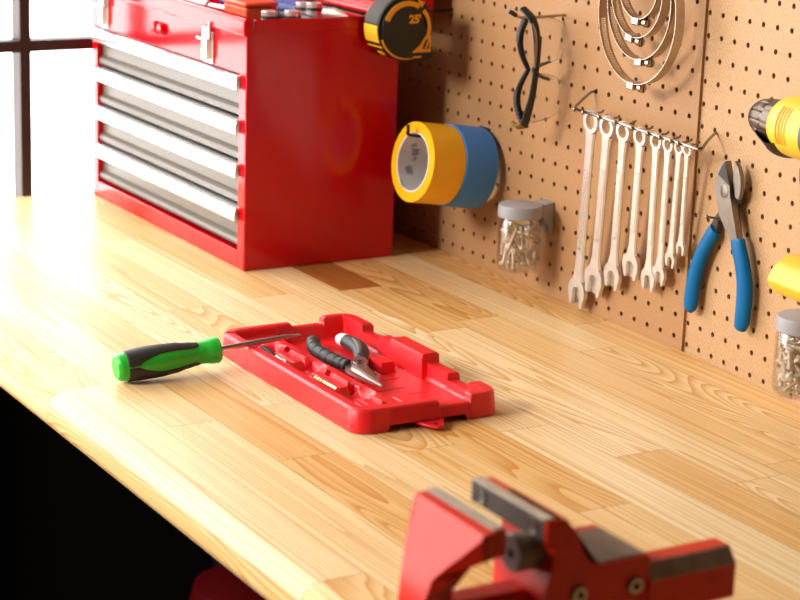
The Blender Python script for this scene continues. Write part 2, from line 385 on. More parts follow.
# ------------------------------------------------------------------ pegboards
PT = .0254
def pegboard(bm, Mx, i0, i1, j0, j1, z0, x_lo, x_hi, z_lo, z_hi, hr=.0031, th=.005):
    """cells i0..i1 by j0..j1 (downwards) with real round holes, solid strips out to the given edges; local x along, y depth, z up"""
    n = 12; grid = {}
    def V(x, y, z):
        k = (round(x*1e5), round(y*1e5), round(z*1e5))
        if k not in grid: grid[k] = bm.verts.new(Mx @ Vector((x, y, z)))
        return grid[k]
    h = PT/2; per = []
    for sx, sz in ((1, 0), (1, 1/3.), (1, 1), (1/3., 1), (-1/3., 1), (-1, 1), (-1, 1/3.), (-1, -1/3.), (-1, -1), (-1/3., -1), (1/3., -1), (1, -1)):
        per.append((sx*h, sz*h))
    per[0] = (h, -h/3); per = [(h, -h/3), (h, h/3), (h, h), (h/3, h), (-h/3, h), (-h, h), (-h, h/3), (-h, -h/3), (-h, -h), (-h/3, -h), (h/3, -h), (h, -h)]
    for i in range(i0, i1+1):
        for j in range(j0, j1+1):
            cx, cz = i*PT, z0-j*PT
            o = [V(cx+a, 0, cz+b) for a, b in per]
            c = []; d = []
            for a, b in per:
                t = atan2(b, a); c.append(bm.verts.new(Mx @ Vector((cx+hr*cos(t), 0, cz+hr*sin(t))))); d.append(bm.verts.new(Mx @ Vector((cx+hr*cos(t), th, cz+hr*sin(t)))))
            for k in range(n):
                l = (k+1) % n
                bm.faces.new((o[k], o[l], c[l], c[k])); bm.faces.new((c[k], c[l], d[l], d[k]))
    xa, xb = i0*PT-h, i1*PT+h; zb, za = z0-j0*PT+h, z0-j1*PT-h
    def quad(x0, x1, a, b):
        if x1-x0 > 1e-5 and b-a > 1e-5: bm.faces.new([bm.verts.new(Mx @ Vector(p)) for p in ((x0, 0, a), (x1, 0, a), (x1, 0, b), (x0, 0, b))])
    quad(x_lo, xa, z_lo, z_hi); quad(xb, x_hi, z_lo, z_hi); quad(xa, xb, z_lo, za); quad(xa, xb, zb, z_hi)
    for a, b in (((x_lo, z_lo), (x_lo, z_hi)), ((x_hi, z_hi), (x_hi, z_lo)), ((x_lo, z_hi), (x_hi, z_hi)), ((x_hi, z_lo), (x_lo, z_lo))):
        bm.faces.new([bm.verts.new(Mx @ Vector(p)) for p in ((a[0], 0, a[1]), (b[0], 0, b[1]), (b[0], th, b[1]), (a[0], th, a[1]))])
    return bm
I4 = Matrix.Identity(4)
pb = obj('pegboard', pegboard(B(), I4, -40, 0, -9, 16, .4205, -1.03, .0155, -.02, .70, th=.003), M['board'])
tag(pb, 'wide tan pegboard behind the red tool chest and the hanging wrenches', 'pegboard')
YAW = radians(-5.1); OR = Vector((.0004, .019, 0))
CV = Vector((1.78217, -1.4253, .64526))
RM = Matrix.Translation(CV) @ Matrix.Scale(.989, 4) @ Matrix.Translation(-CV) @ Matrix.Translation(OR) @ Matrix.Rotation(YAW, 4, 'Z')         # local frame of the right board: u along, v into the board, w up
pb2 = obj('pegboard', pegboard(B(), RM, 0, 16, -9, 16, .4076, -.014, .47, -.03, .70, th=.003), M['board2'])
tag(pb2, 'lighter tan pegboard with a fine weave behind the blue handled cutters', 'pegboard')
def R_(u, off, w): return RM @ Vector((u, -off, w))                # off: distance out from the board

# ------------------------------------------------------------------ red tool chest
cx0, cx1, cy0, cy1 = -1.0155, -.5066, -.2985, -.0794
ch = thing('tool_chest', 'open red steel tool chest with four grey drawers on the bench', 'tool chest', ((cx0+cx1)/2, (cy0+cy1)/2, 0))
bm = B()
box(bm, cx1-.0022, cx1, cy0, cy1, .0005, .308); box(bm, cx0, cx0+.0022, cy0, cy1, .0005, .308)      # sides
box(bm, cx0+.0022, cx1-.0022, cy1-.002, cy1, .0005, .308)                                           # back
box(bm, cx0+.0022, cx1-.0022, cy0+.002, cy1-.002, .0005, .004)                                      # bottom
box(bm, cx0+.0022, -.998, cy0, cy0+.012, .0005, .252); box(bm, -.5285, cx1-.0022, cy0, cy0+.012, .0005, .252)   # front posts
box(bm, -.998, -.5285, cy0, cy0+.012, .0005, .0235)                                                 # bottom rail
box(bm, cx0+.0022, cx1-.0022, cy0+.014, cy1-.002, .2925, .2950)                                       # floor of the top well
body = obj('body', bm, M['red_paint'], ch, bevel=.0009)
bm = B(); box(bm, cx0+.0022, cx1-.0022, cy0, cy0+.0018, .2522, .3005); obj('front_panel', bm, M['red_paint'], ch, bevel=.0006)
bm = B()
box(bm, cx0-.001, cx1+.0012, cy0-.0045, cy0+.010, .3005, .3235)
obj('front_lip', bm, M['red_paint'], ch, bevel=.004, seg=4)
bm = B()
box(bm, cx1-.0022, cx1+.0018, cy0+.010, cy1, .3055, .3215); obj('side_lip', bm, M['red_paint'], ch, bevel=.0016, seg=3)
bm = B(); box(bm, cx0-.0018, cx0+.0022, cy0+.010, cy1, .3055, .3215); obj('side_lip', bm, M['red_paint'], ch, bevel=.0016, seg=3)
for i in range(4):
    z0 = .0262+.0564*i; z1 = z0+.0535
    bm = B(); box(bm, -.9965, -.530, cy0+.009, cy0+.012, z0+.0145, z1); box(bm, -.9965, -.530, cy0+.012, cy1-.03, z0+.012, z0+.014)
    d = obj('drawer', bm, M['grey_metal'], ch, bevel=.0008)
    bm = B(); pts = [(cy0+.0115, z0+.0145), (cy0+.0085, z0+.0135), (cy0+.0035, z0+.0105), (cy0+.0025, z0+.0065), (cy0+.0045, z0+.0025), (cy0+.0115, z0+.0012)]
    prism(bm, pts, plane_m((0, 0, 0), (0, 1, 0), (0, 0, 1)), -.9965, -.530); obj('rolled_edge', bm, M['grey_metal'], d)
    bm = B(); t = z1+.001
    pts = [(cy0+.0088, t), (cy0-.0035, t), (cy0-.0062, t-.0018), (cy0-.0075, t-.010), (cy0-.0068, t-.0175), (cy0-.0052, t-.0185), (cy0-.0050, t-.004), (cy0+.0088, t-.003)]
    prism(bm, pts, plane_m((0, 0, 0), (0, 1, 0), (0, 0, 1)), -1.002, -.5225); obj('handle', bm, M['bright'], d)
    if i < 4 and False: pass
for lx in (-.615, -.9655):
    bm = B(); box(bm, lx-.013, lx+.013, cy0-.0022, cy0, .2535, .295); la = obj('latch', bm, M['chrome'], ch, bevel=.0008)
    bm = B(); prism(bm, [(-.0085, .300), (.0085, .300), (.0068, .262), (.003, .257), (-.003, .257), (-.0068, .262)], plane_m((lx, cy0-.0022, 0), (1, 0, 0), (0, 0, 1)), 0, .006); obj('lever', bm, M['bright'], la, bevel=.0015)
    bm = B(); tube(bm, [(lx-.026, cy0-.006, .2835), (lx-.012, cy0-.0065, .283), (lx+.012, cy0-.0065, .287), (lx+.012, cy0-.0065, .308)], .0018, 8)
    tube(bm, [(lx-.014, cy0-.004, .285), (lx-.014, cy0-.004, .256)], .0018, 8); obj('bail', bm, M['chrome'], la)
for kx in (-.786, -.764):
    bm = B(); lathe(bm, [(0, .007), (.007, .0065), (.0085, .004), (.0095, 0), (0, 0)], axis_m((kx, cy0, .2775), (0, -1, 0)), 24); obj('lock', bm, M['red_paint'], ch)
# the lid: a shallow tray-shaped cover swung up behind the chest
bm = B()
ly0, ly1, lz0, lz1 = cy1+.0016, -.030, .312, .536
box(bm, cx0, cx1+.0016, ly1-.0015, ly1, lz0, lz1); box(bm, cx0, cx0+.0016, ly0, ly1-.0015, lz0, lz1); box(bm, cx1, cx1+.0016, ly0, ly1-.0015, lz0, lz1)
box(bm, cx0+.0016, cx1, ly0, ly1-.0015, lz0, lz0+.0015); box(bm, cx0+.0016, cx1, ly0, ly1-.0015, lz1-.0015, lz1)
obj('lid', bm, M['red_paint'], ch, bevel=.0006)
bm = B(); tube(bm, [(cx0+.01, cy1+.0008, .3165), (cx1-.01, cy1+.0008, .3165)], .0030, 10); obj('hinge', bm, M['red_paint'], ch)

# tools lying in the top well (its floor at z = .295)
def rest(label, cat, name, loc, group=None): return thing(name, label, cat, loc, group=group)
t = rest('orange plastic box in the top of the red tool chest', 'box', 'parts_box', (-.695, -.205, .2955))
bm = B(); box(bm, -.730, -.662, -.225, -.178, .2955, .316); obj('body', bm, M['orange'], t, bevel=.003, seg=3)
bm = B(); box(bm, -.732, -.660, -.227, -.176, .3162, .3225); obj('lid', bm, M['orange'], t, bevel=.0025)
t = rest('tool with long navy blue handles lying across the open tool chest', 'pliers', 'slip_joint_pliers', (-.80, -.13, .2955))
for dy in (0, .026):
    bm = B(); tube(bm, catmull([(-.84, -.175+dy, .3045), (-.78, -.15+dy, .3045), (-.72, -.13+dy*1.2, .3045), (-.66, -.118+dy*.5, .3045)]), [.006, .009, .009, .006], 12); obj('grip', bm, M['navy'], t)
bm = B(); tube(bm, [(-.66, -.112, .304), (-.63, -.108, .304), (-.60, -.104, .303)], [(.010, .006), (.013, .007), (.006, .004)], 10); obj('jaw', bm, M['steel'], t)
for k, (x, y) in enumerate(((-.612, -.215), (-.585, -.195), (-.640, -.150), (-.610, -.150))):
    lab = ['chrome socket closest to the orange box along the near edge of the tool chest', 'chrome socket nearest the side wall of the open tool chest', 'shorter of the two chrome sockets behind, beside the navy blue handles', 'taller of the two chrome sockets behind, by the pliers jaw'][k]
    t = rest(lab, 'socket', 'socket', (x, y, .2955), 'sockets in the tool chest')
    bm = B(); ring(bm, .0105, .007, .2955, .318+.003*k, Matrix.Translation((x, y, 0)), 24, ch=.001); obj('body', bm, M['chrome'], t)
    bm = B(); ring(bm, .0112, .0104, .308+.003*k, .312+.003*k, Matrix.Translation((x, y, 0)), 24); obj('band', bm, M['dark_steel'], t)
t = rest('ratchet with a black handle in the top of the tool chest', 'ratchet', 'ratchet', (-.60, -.175, .2955))
bm = B(); tube(bm, [(-.56, -.170, .3065), (-.60, -.174, .3065), (-.65, -.180, .3065)], [.007, .009, .006], 12); obj('handle', bm, M['black'], t)
bm = B(); lathe(bm, [(0, -.006), (.013, -.006), (.015, -.003), (.015, .003), (.013, .006), (0, .006)], Matrix.Translation((-.545, -.168, .3065)), 24); obj('head', bm, M['chrome'], t)
t = rest('black tray lying on the floor of the tool chest well', 'tray', 'socket_tray', (-.60, -.16, .2955))
bm = B(); box(bm, -.655, -.515, -.255, -.130, .2952, .2972); obj('base', bm, M['black'], t)
for y in (-.258, -.130):
    bm = B(); box(bm, -.655, -.515, y, y+.003, .2952, .302); obj('rim', bm, M['black'], t)
t = rest('white handled screwdriver lying beside the orange box in the chest', 'screwdriver', 'screwdriver', (-.80, -.22, .2955))
bm = B(); tube(bm, [(-.87, -.25, .3066), (-.86, -.247, .3066), (-.80, -.232, .3066), (-.775, -.226, .3066)], [.006, .011, .011, .006], 14); obj('handle', bm, M['white'], t)
bm = B(); tube(bm, [(-.775, -.226, .3066), (-.737, -.217, .3066)], .003, 8); obj('shaft', bm, M['chrome'], t)
# ------------------------------------------------------------------ tape measure on its hook
def YZ(x): return plane_m((x, 0, 0), (0, 1, 0), (0, 0, 1))          # third axis = +X
TX1, TX0 = -.4600, -.5030; ty, tz = -.1000, .3075
tm = thing('tape_measure', 'black and yellow tape measure hanging beside the back of the tool chest', 'tape measure', (TX0, ty, tz-.04))
def tape_outline(s=1., d=0.):
    out = []
    for k in range(0, 25):
        a = radians(35+k*(250-35)/24); out.append((ty-.001+(.0385*s-d)*cos(a), tz+(.0385*s-d)*sin(a)))
    out += [(ty-.004, tz-.0395*s+d), (ty+.031*s-d, tz-.0395*s+d), (ty+.035*s-d, tz-.036*s+d), (ty+.035*s-d, tz-.012), (ty+.036*s-d, tz+.010)]
    return out
bm = prism(B(), tape_outline(), YZ(0), TX0+.004, TX1-.004); obj('case', bm, M['black'], tm, bevel=.0035, seg=3)
bm = prism(B(), tape_outline(1., .004), YZ(0), TX1-.004, TX1, taper=.0); obj('face_plate', bm, M['black'], tm, bevel=.001)
bm = prism(B(), tape_outline(1., .004), YZ(0), TX0, TX0+.004); obj('back_plate', bm, M['black'], tm, bevel=.001)
def arc_band(bm, ro, ri, a0, a1, x0, x1, n=22):
    P = [(ty-.001+ro*cos(radians(a0+(a1-a0)*i/n)), tz+ro*sin(radians(a0+(a1-a0)*i/n))) for i in range(n+1)]
    P += [(ty-.001+ri*cos(radians(a1+(a0-a1)*i/n)), tz+ri*sin(radians(a1+(a0-a1)*i/n))) for i in range(n+1)]
    return prism(bm, P, YZ(0), x0, x1)
bm = arc_band(B(), .0335, .0272, 160, 60, TX1-.0002, TX1+.0010); prism(bm, [(ty+.012, tz+.0345), (ty+.017, tz+.025), (ty+.0215, tz+.031)], YZ(0), TX1-.0002, TX1+.0011)
obj('ring_stripe', bm, M['amber'], tm)
bm = arc_band(B(), .0325, .0275, 45, -50, TX1-.0002, TX1+.0010); obj('ring_stripe', bm, M['amber'], tm)
bm = prism(B(), [(ty+.006, tz-.029), (ty+.032, tz-.029), (ty+.032, tz-.009), (ty+.024, tz-.009), (ty+.018, tz-.020)], YZ(0), TX1-.0002, TX1+.0012); bd = obj('badge', bm, M['amber'], tm, bevel=.0008)
bm = prism(B(), [(ty+.0195, tz-.025), (ty+.0225, tz-.025), (ty+.0275, tz-.013), (ty+.0245, tz-.014)], YZ(0), TX1, TX1+.0017); prism(bm, [(ty+.0255, tz-.025), (ty+.0285, tz-.025), (ty+.0295, tz-.017)], YZ(0), TX1, TX1+.0017); obj('badge_mark', bm, M['black'], bd)
bm = arc_band(B(), .0372, .0352, 200, 285, TX1-.0022, TX1-.0006, 24); prism(bm, [(ty+.008, tz-.0355), (ty+.019, tz-.0355), (ty+.019, tz-.0335), (ty+.008, tz-.0335)], YZ(0), TX1-.0004, TX1+.0008); obj('edge_stripe', bm, M['amber'], tm)
cu = bpy.data.curves.new('number_mark', 'FONT'); cu.body = "25'"; cu.size = .0135; cu.extrude = .0005; cu.offset = .0006; cu.align_x = 'CENTER'; cu.align_y = 'CENTER'; cu.materials.append(M['amber'])
tmp = bpy.data.objects.new('number_text', cu); COL.objects.link(tmp); me_ = bpy.data.meshes.new_from_object(tmp); bpy.data.objects.remove(tmp)
fo = bpy.data.objects.new('number_mark', me_); COL.objects.link(fo); fo.parent = tm
fo.matrix_local = W[tm.name].inverted() @ plane_m((TX1+.0004, ty+.009, tz+.011), (0, 1, 0), (0, 0, 1))
# side seen from the room: grey band, yellow label, amber line
def wrap(bm, a0, a1, r, x0, x1, n=10, th=.0008):
    P = [(ty-.001+(r+th)*cos(radians(a0+(a1-a0)*i/n)), tz+(r+th)*sin(radians(a0+(a1-a0)*i/n))) for i in range(n+1)]
    P += [(ty-.001+(r-.002)*cos(radians(a1+(a0-a1)*i/n)), tz+(r-.002)*sin(radians(a1+(a0-a1)*i/n))) for i in range(n+1)]
    return prism(bm, P, YZ(0), x0, x1)
bm = wrap(B(), 172, 95, .0385, TX0+.006, TX1-.006); obj('top_band', bm, M['band_grey'], tm, bevel=.0006)
bm = wrap(B(), 205, 174, .0386, TX0+.006, TX1-.005); obj('label', bm, M['yellow'], tm, bevel=.0006)
bm = wrap(B(), 216, 213, .0386, TX0+.004, TX1-.004, 3); obj('side_stripe', bm, M['amber'], tm)
bm = wrap(B(), 236, 228, .0386, TX0+.018, TX1-.012, 3); obj('side_mark', bm, M['amber'], tm)
bm = B(); box(bm, TX0+.010, TX1-.010, ty+.034, ty+.0395, tz-.038, tz-.024); obj('blade_hook', bm, M['black'], tm, bevel=.0008)
tm.scale = (1.06, 1.06, 1.06); tm.location.y += .0045
hk = thing('peg_hook', 'black peg hook holding up the tape measure', 'hook', (TX0-.004, 0, tz+.02), group='peg hooks')
bm = tube(B(), catmull([(TX0-.0035, .004, tz+.018), (TX0-.0035, -.02, tz+.018), (TX0-.0035, -.10, tz+.016), (TX0-.0035, -.108, tz+.022)], 5), .0022, 8); obj('rod', bm, M['black'], hk)
bm = B(); box(bm, TX0-.0013, TX0+.0002, ty-.006, ty+.010, tz-.015, tz+.022); box(bm, TX0-.006, TX0-.0013, ty-.006, ty+.010, tz+.0205, tz+.022); obj('belt_clip', bm, M['dark_steel'], tm)

# ------------------------------------------------------------------ two rolls of tape on one hook
AX = Vector((0, 1, -.150)).normalized(); F0 = Vector((-.4140, -.1085, .1470))
def roll(name, label, cat, c, m, ro, w):
    t = thing(name, label, cat, c+AX*w/2)
    Mx = axis_m(c, AX)
    o = obj('tape', ring(B(), ro, .0385, 0, w, Mx, 72, ch=.0006), M[m], t)
    o = obj('core', ring(B(), .0385, .0365, .0003, w-.0003, Mx, 72), M['core'], t)
    return t
roll('tape_roll', 'roll of yellow tape in front of the blue one on the pegboard hook', 'tape roll', F0, 'tape_yellow', .0515, .0480)
roll('tape_roll', 'roll of blue tape between the yellow roll and the pegboard', 'tape roll', F0+AX*.0486, 'tape_blue', .0530, .0480)
hk = thing('peg_hook', 'black peg hook with its tip over the yellow tape roll', 'hook', (-.409, 0, .19), group='peg hooks')
top = F0+AX*.05+Vector((0, 0, .0365))
bm = tube(B(), catmull([F0+AX*.106+Vector((0, 0, .0342)), F0+AX*.05+Vector((0, 0, .0342)), F0+Vector((0, 0, .0342))-AX*.004, F0+Vector((-.001, 0, .0400))-AX*.007, F0+Vector((-.002, 0, .0470))-AX*.007], 5), .0021, 8); obj('rod', bm, M['black'], hk)
bm = B(); e = F0+AX*.107+Vector((0, 0, .0342)); box(bm, e.x-.012, e.x+.012, -.0028, -.0002, e.z-.012, e.z+.020); obj('plate', bm, M['black'], hk, bevel=.001)

# ------------------------------------------------------------------ safety glasses hung on end
gz0, gz1 = .2165, .3545; gx = -.268
gl = thing('safety_glasses', 'clear safety glasses with black temples hanging folded from a hook', 'glasses', (gx, -.03, (gz0+gz1)/2))
def brow(t):                                                        # t: 0 top hinge .. 1 bottom hinge
    z = gz1+(gz0-gz1)*t; a = abs(sin(2*pi*t)); q = 1-(2*t-1)**2
    return Vector((gx+.015-.003*q-.006*a+.004*(1-abs(2*t-1)), -.048-.009*a, z))
pts = [brow(i/40) for i in range(41)]
rr = [(.0030+.0008*abs(sin(2*pi*i/40)), .0024) for i in range(41)]
obj('brow_frame', tube(B(), pts, rr, 10), M['black'], gl)
for t0, t1 in ((.06, .24), (.70, .95)):
    bm = B()
    for k in range(9):
        t = t0+(t1-t0)*k/8; p = brow(t); box(bm, p.x-.0036, p.x+.0030, p.y-.0040, p.y+.001, p.z-.0030, p.z+.0030)
    obj('ribbed_pad', bm, M['rubber'], gl, bevel=.0008)
for s, (ta, tb_) in enumerate(((.03, .47), (.53, .97))):
    bm = B(); nu, nv = 16, 10; G = []
    for i in range(nu+1):
        t = ta+(tb_-ta)*i/nu; p = brow(t); u = i/nu
        hgt = .060*(1-abs(2*u-1)**3.2)**.5 if 0 < i < nu else .006
        hgt = max(.010, hgt)
        G.append([bm.verts.new(p+Vector((.004*(j/nv)**2, hgt*j/nv, 0))) for j in range(nv+1)])
    for i in range(nu):
        for j in range(nv): bm.faces.new((G[i][j], G[i+1][j], G[i+1][j+1], G[i][j+1]))
    edge_ = [G[i][nv].co.copy() for i in range(nu+1)]; o = obj('lens', bm, M['lens'], gl); md = o.modifiers.new('thick', 'SOLIDIFY'); md.thickness = .0016
    obj('lens_edge', tube(B(), edge_, .0009, 8), M['lens_edge'], o)
# temples folded across behind the lenses
for s in (0, 1):
    if s == 0: P = [(gx+.004, -.052, gz1+.003), (gx+.022, -.050, gz1-.008), (gx+.032, -.049, gz1-.028), (gx+.033, -.048, gz1-.060), (gx+.028, -.049, gz1-.100), (gx+.017, -.051, gz1-.136)]
    else: P = [(gx+.010, -.046, gz0+.001), (gx+.015, -.0455, gz0+.012), (gx+.022, -.044, gz0+.040), (gx+.026, -.043, gz0+.080), (gx+.025, -.0430, gz0+.110)]
    bm = tube(B(), catmull(P, 8), [(.0030, .0052), (.0026, .0060), (.0024, .0048), (.0024, .0040), (.0026, .0046), (.003, .0062)], 12, up=(1, 0, 0))
    te = obj('temple', bm, M['black'], gl)
    if s == 0:
        bm = tube(B(), catmull([(gx+.0275, -.0535, gz1-.012), (gx+.0335, -.0530, gz1-.026), (gx+.0350, -.0520, gz1-.045), (gx+.0345, -.0515, gz1-.064)], 6), [(.0014, .002), (.002, .0034), (.0018, .0026), (.0010, .0008)], 10, up=(1, 0, 0)); obj('silver_inlay', bm, M['steel'], te)
        bm = tube(B(), [(gx+.018, -.0505, gz1-.136), (gx+.006, -.052, gz1-.140), (gx-.006, -.052, gz1-.137)], [(.0034, .0066), (.003, .006), (.0026, .003)], 10, up=(1, 0, 0)); obj('ear_tip', bm, M['olive'], te)
for sg in (1, -1):
    p = brow(.5); bm = tube(B(), [p+Vector((.004, .002, .001*sg)), p+Vector((.012, .013, .008*sg)), p+Vector((.015, .021, .011*sg))], [(.002, .004), (.0022, .0055), (.0016, .004)], 10); obj('nose_pad', bm, M['grip_grey'], gl)
hk = thing('peg_hook', 'thin steel peg hook carrying the safety glasses', 'hook', (gx, 0, gz1), group='peg hooks')
bm = tube(B(), catmull([(gx+.018, .005, gz1-.0045), (gx+.018, -.02, gz1-.0055), (gx+.018, -.060, gz1-.0060), (gx+.017, -.073, gz1-.002)], 6), .0017, 8); rd = obj('rod', bm, M['steel'], hk)
bm = tube(B(), [(gx+.017, -.070, gz1-.003), (gx+.016, -.080, gz1+.0025)], .0028, 10); obj('tip', bm, M['black'], hk)

# ------------------------------------------------------------------ hose clamps nested on one hook
HZ = .4480; hx = -.0610
clamps = [(.0780, 3, 'largest', -.001, 'widest steel hose clamp hanging outside the three others'),
          (.0640, 2, 'second', .008, 'second largest steel hose clamp with its screw turned sideways'),
          (.0500, 1, 'third', -.0095, 'third largest steel hose clamp, inside the two big ones'),
          (.0395, 0, 'smallest', .001, 'smallest steel hose clamp in the middle of the nested four')]
for R0, yc, nm, dx, lab in clamps:
    k_ = yc; yc = -.030; zt_ = HZ+.0016*k_; zbt = (.3700, .3490, .3250, .2970)[k_]
    rz = (zt_-zbt)/2; rx = rz*(.92, .93, .92, .91)[k_]; zc = zt_-rz; xc = hx+(0, -.002, .003, 0)[k_]
    t = thing('hose_clamp', lab, 'hose clamp', (xc, yc, zc-rz), group='hose clamps on the pegboard')
    wd = .0062; th = .0007; n = int(2*pi*R0/.0012)//2*2
    def P(a, y, k=0.): return Vector((xc+(rx+k)*cos(a), yc+y, zc+(rz+k)*sin(a)))
    bm = B()
    for i in range(n):
        a, b = 2*pi*i/n, 2*pi*(i+1)/n
        slot = 3.3 < a < 4.35
        strips = [(-wd, wd)] if not slot else ([(-wd, -wd*.45), (wd*.45, wd)] if i % 2 else [(-wd, wd)])
        for y0, y1 in strips:
            v = [bm.verts.new(q) for q in (P(a, y0), P(b, y0), P(b, y1), P(a, y1), P(a, y0, th), P(b, y0, th), P(b, y1, th), P(a, y1, th))]
            for f in ((0, 1, 2, 3), (7, 6, 5, 4), (0, 4, 5, 1), (3, 2, 6, 7)): bm.faces.new([v[k] for k in f])
            if slot: bm.faces.new((v[0], v[3], v[7], v[4])); bm.faces.new((v[1], v[5], v[6], v[2]))
    obj('band', bm, M['clamp'], t, ang=50)
    a = radians(-90 + dx*900); c = P(a, 0, .003); tg = Vector((-sin(a), 0, cos(a))); nr = Vector((cos(a), 0, sin(a)))
    Mx = plane_m(c, tg, (0, 1, 0))
    bm = B(); prism(bm, [(-.009, -.0072), (.005, -.0072), (.005, .0072), (-.009, .0072)], Mx, -.0045, .0042)
    o = obj('housing', bm, M['clamp'], t, bevel=.0015, seg=3)
    bm = B(); lathe(bm, [(0, -.006), (.0034, -.006), (.0034, .009), (.0052, .009), (.0052, .0145), (.004, .0155), (0, .0155)], axis_m(c+nr*.0008, tg), 6 if False else 16); obj('screw', bm, M['clamp'], t)
    bm = B(); box(bm, .0148, .0160, -.0006, .0006, -.0042, .0042, Mx @ Matrix.Translation((0, 0, -.0008))) ; obj('slot', bm, M['dark_steel'], t)
hk = thing('peg_hook', 'steel peg hook the nested hose clamps hang from', 'hook', (hx, 0, HZ), group='peg hooks')
bm = tube(B(), catmull([(hx, .004, HZ-.0032), (hx, -.02, HZ-.0032), (hx, -.042, HZ-.0032), (hx, -.048, HZ+.006)], 6), .0022, 8); obj('rod', bm, M['steel'], hk)

# ------------------------------------------------------------------ wrench rack with eight wrenches
def bar_z(x): return .2504-(x+.148)*.030
BY = -.0360
rk = thing('wrench_rack', 'chrome wire wrench rack with ball ended prongs on the pegboard', 'wrench rack', (-.06, 0, .25))
pts = catmull([(-.1800, .004, .2671), (-.1800, -.006, .2668), (-.1720, BY+.004, .2535)], 5)+[Vector((-.1665, BY, bar_z(-.166)))]+[Vector((x, BY, bar_z(x))) for x in (-.12, -.06, 0, .045)]+catmull([(.058, BY, bar_z(.058)), (.0665, BY+.003, .2450), (.0600, BY+.016, .2520), (.0455, .0045, .2589)], 5)
obj('bar', tube(B(), pts, .0017, 10), M['dark_chrome'], rk)
names = ['longest', 'second', 'third', 'fourth', 'fifth', 'sixth', 'seventh', 'eighth']
tops = [(-.1467, .2382), (-.1150, .2400), (-.0835, .2373), (-.0513, .2382), (-.0214, .2377), (.0005, .2382), (.0204, .2373), (.0345, .2387)]
bots = [(-.1752, .0078), (-.1429, .0295), (-.1065, .0462), (-.0718, .0666), (-.0371, .0605), (-.0179, .0722), (.0005, .0965), (.0177, .1149)]
rod_ = [.0138, .0130, .0120, .0110, .0097, .0088, .0076, .0070]        # ring outer radius
hw = [.0166, .0174, .0150, .0148, .0126, .0108, .0086, .0072]          # open end half width
shw = [.0075, .0072, .0066, .0062, .0054, .0050, .0043, .0036]         # shank half width
labs = ['largest chrome wrench, at the left end of the wrench rack', 'second largest chrome wrench, beside the longest one', 'third largest chrome wrench on the wire rack', 'fourth largest chrome wrench, its open end highest of the left four',
        'fifth chrome wrench from the left on the rack, hanging lower than the fourth', 'sixth chrome wrench, its open end overlapping the fifth', 'second smallest chrome wrench near the right end of the rack', 'smallest chrome wrench at the right end of the rack']
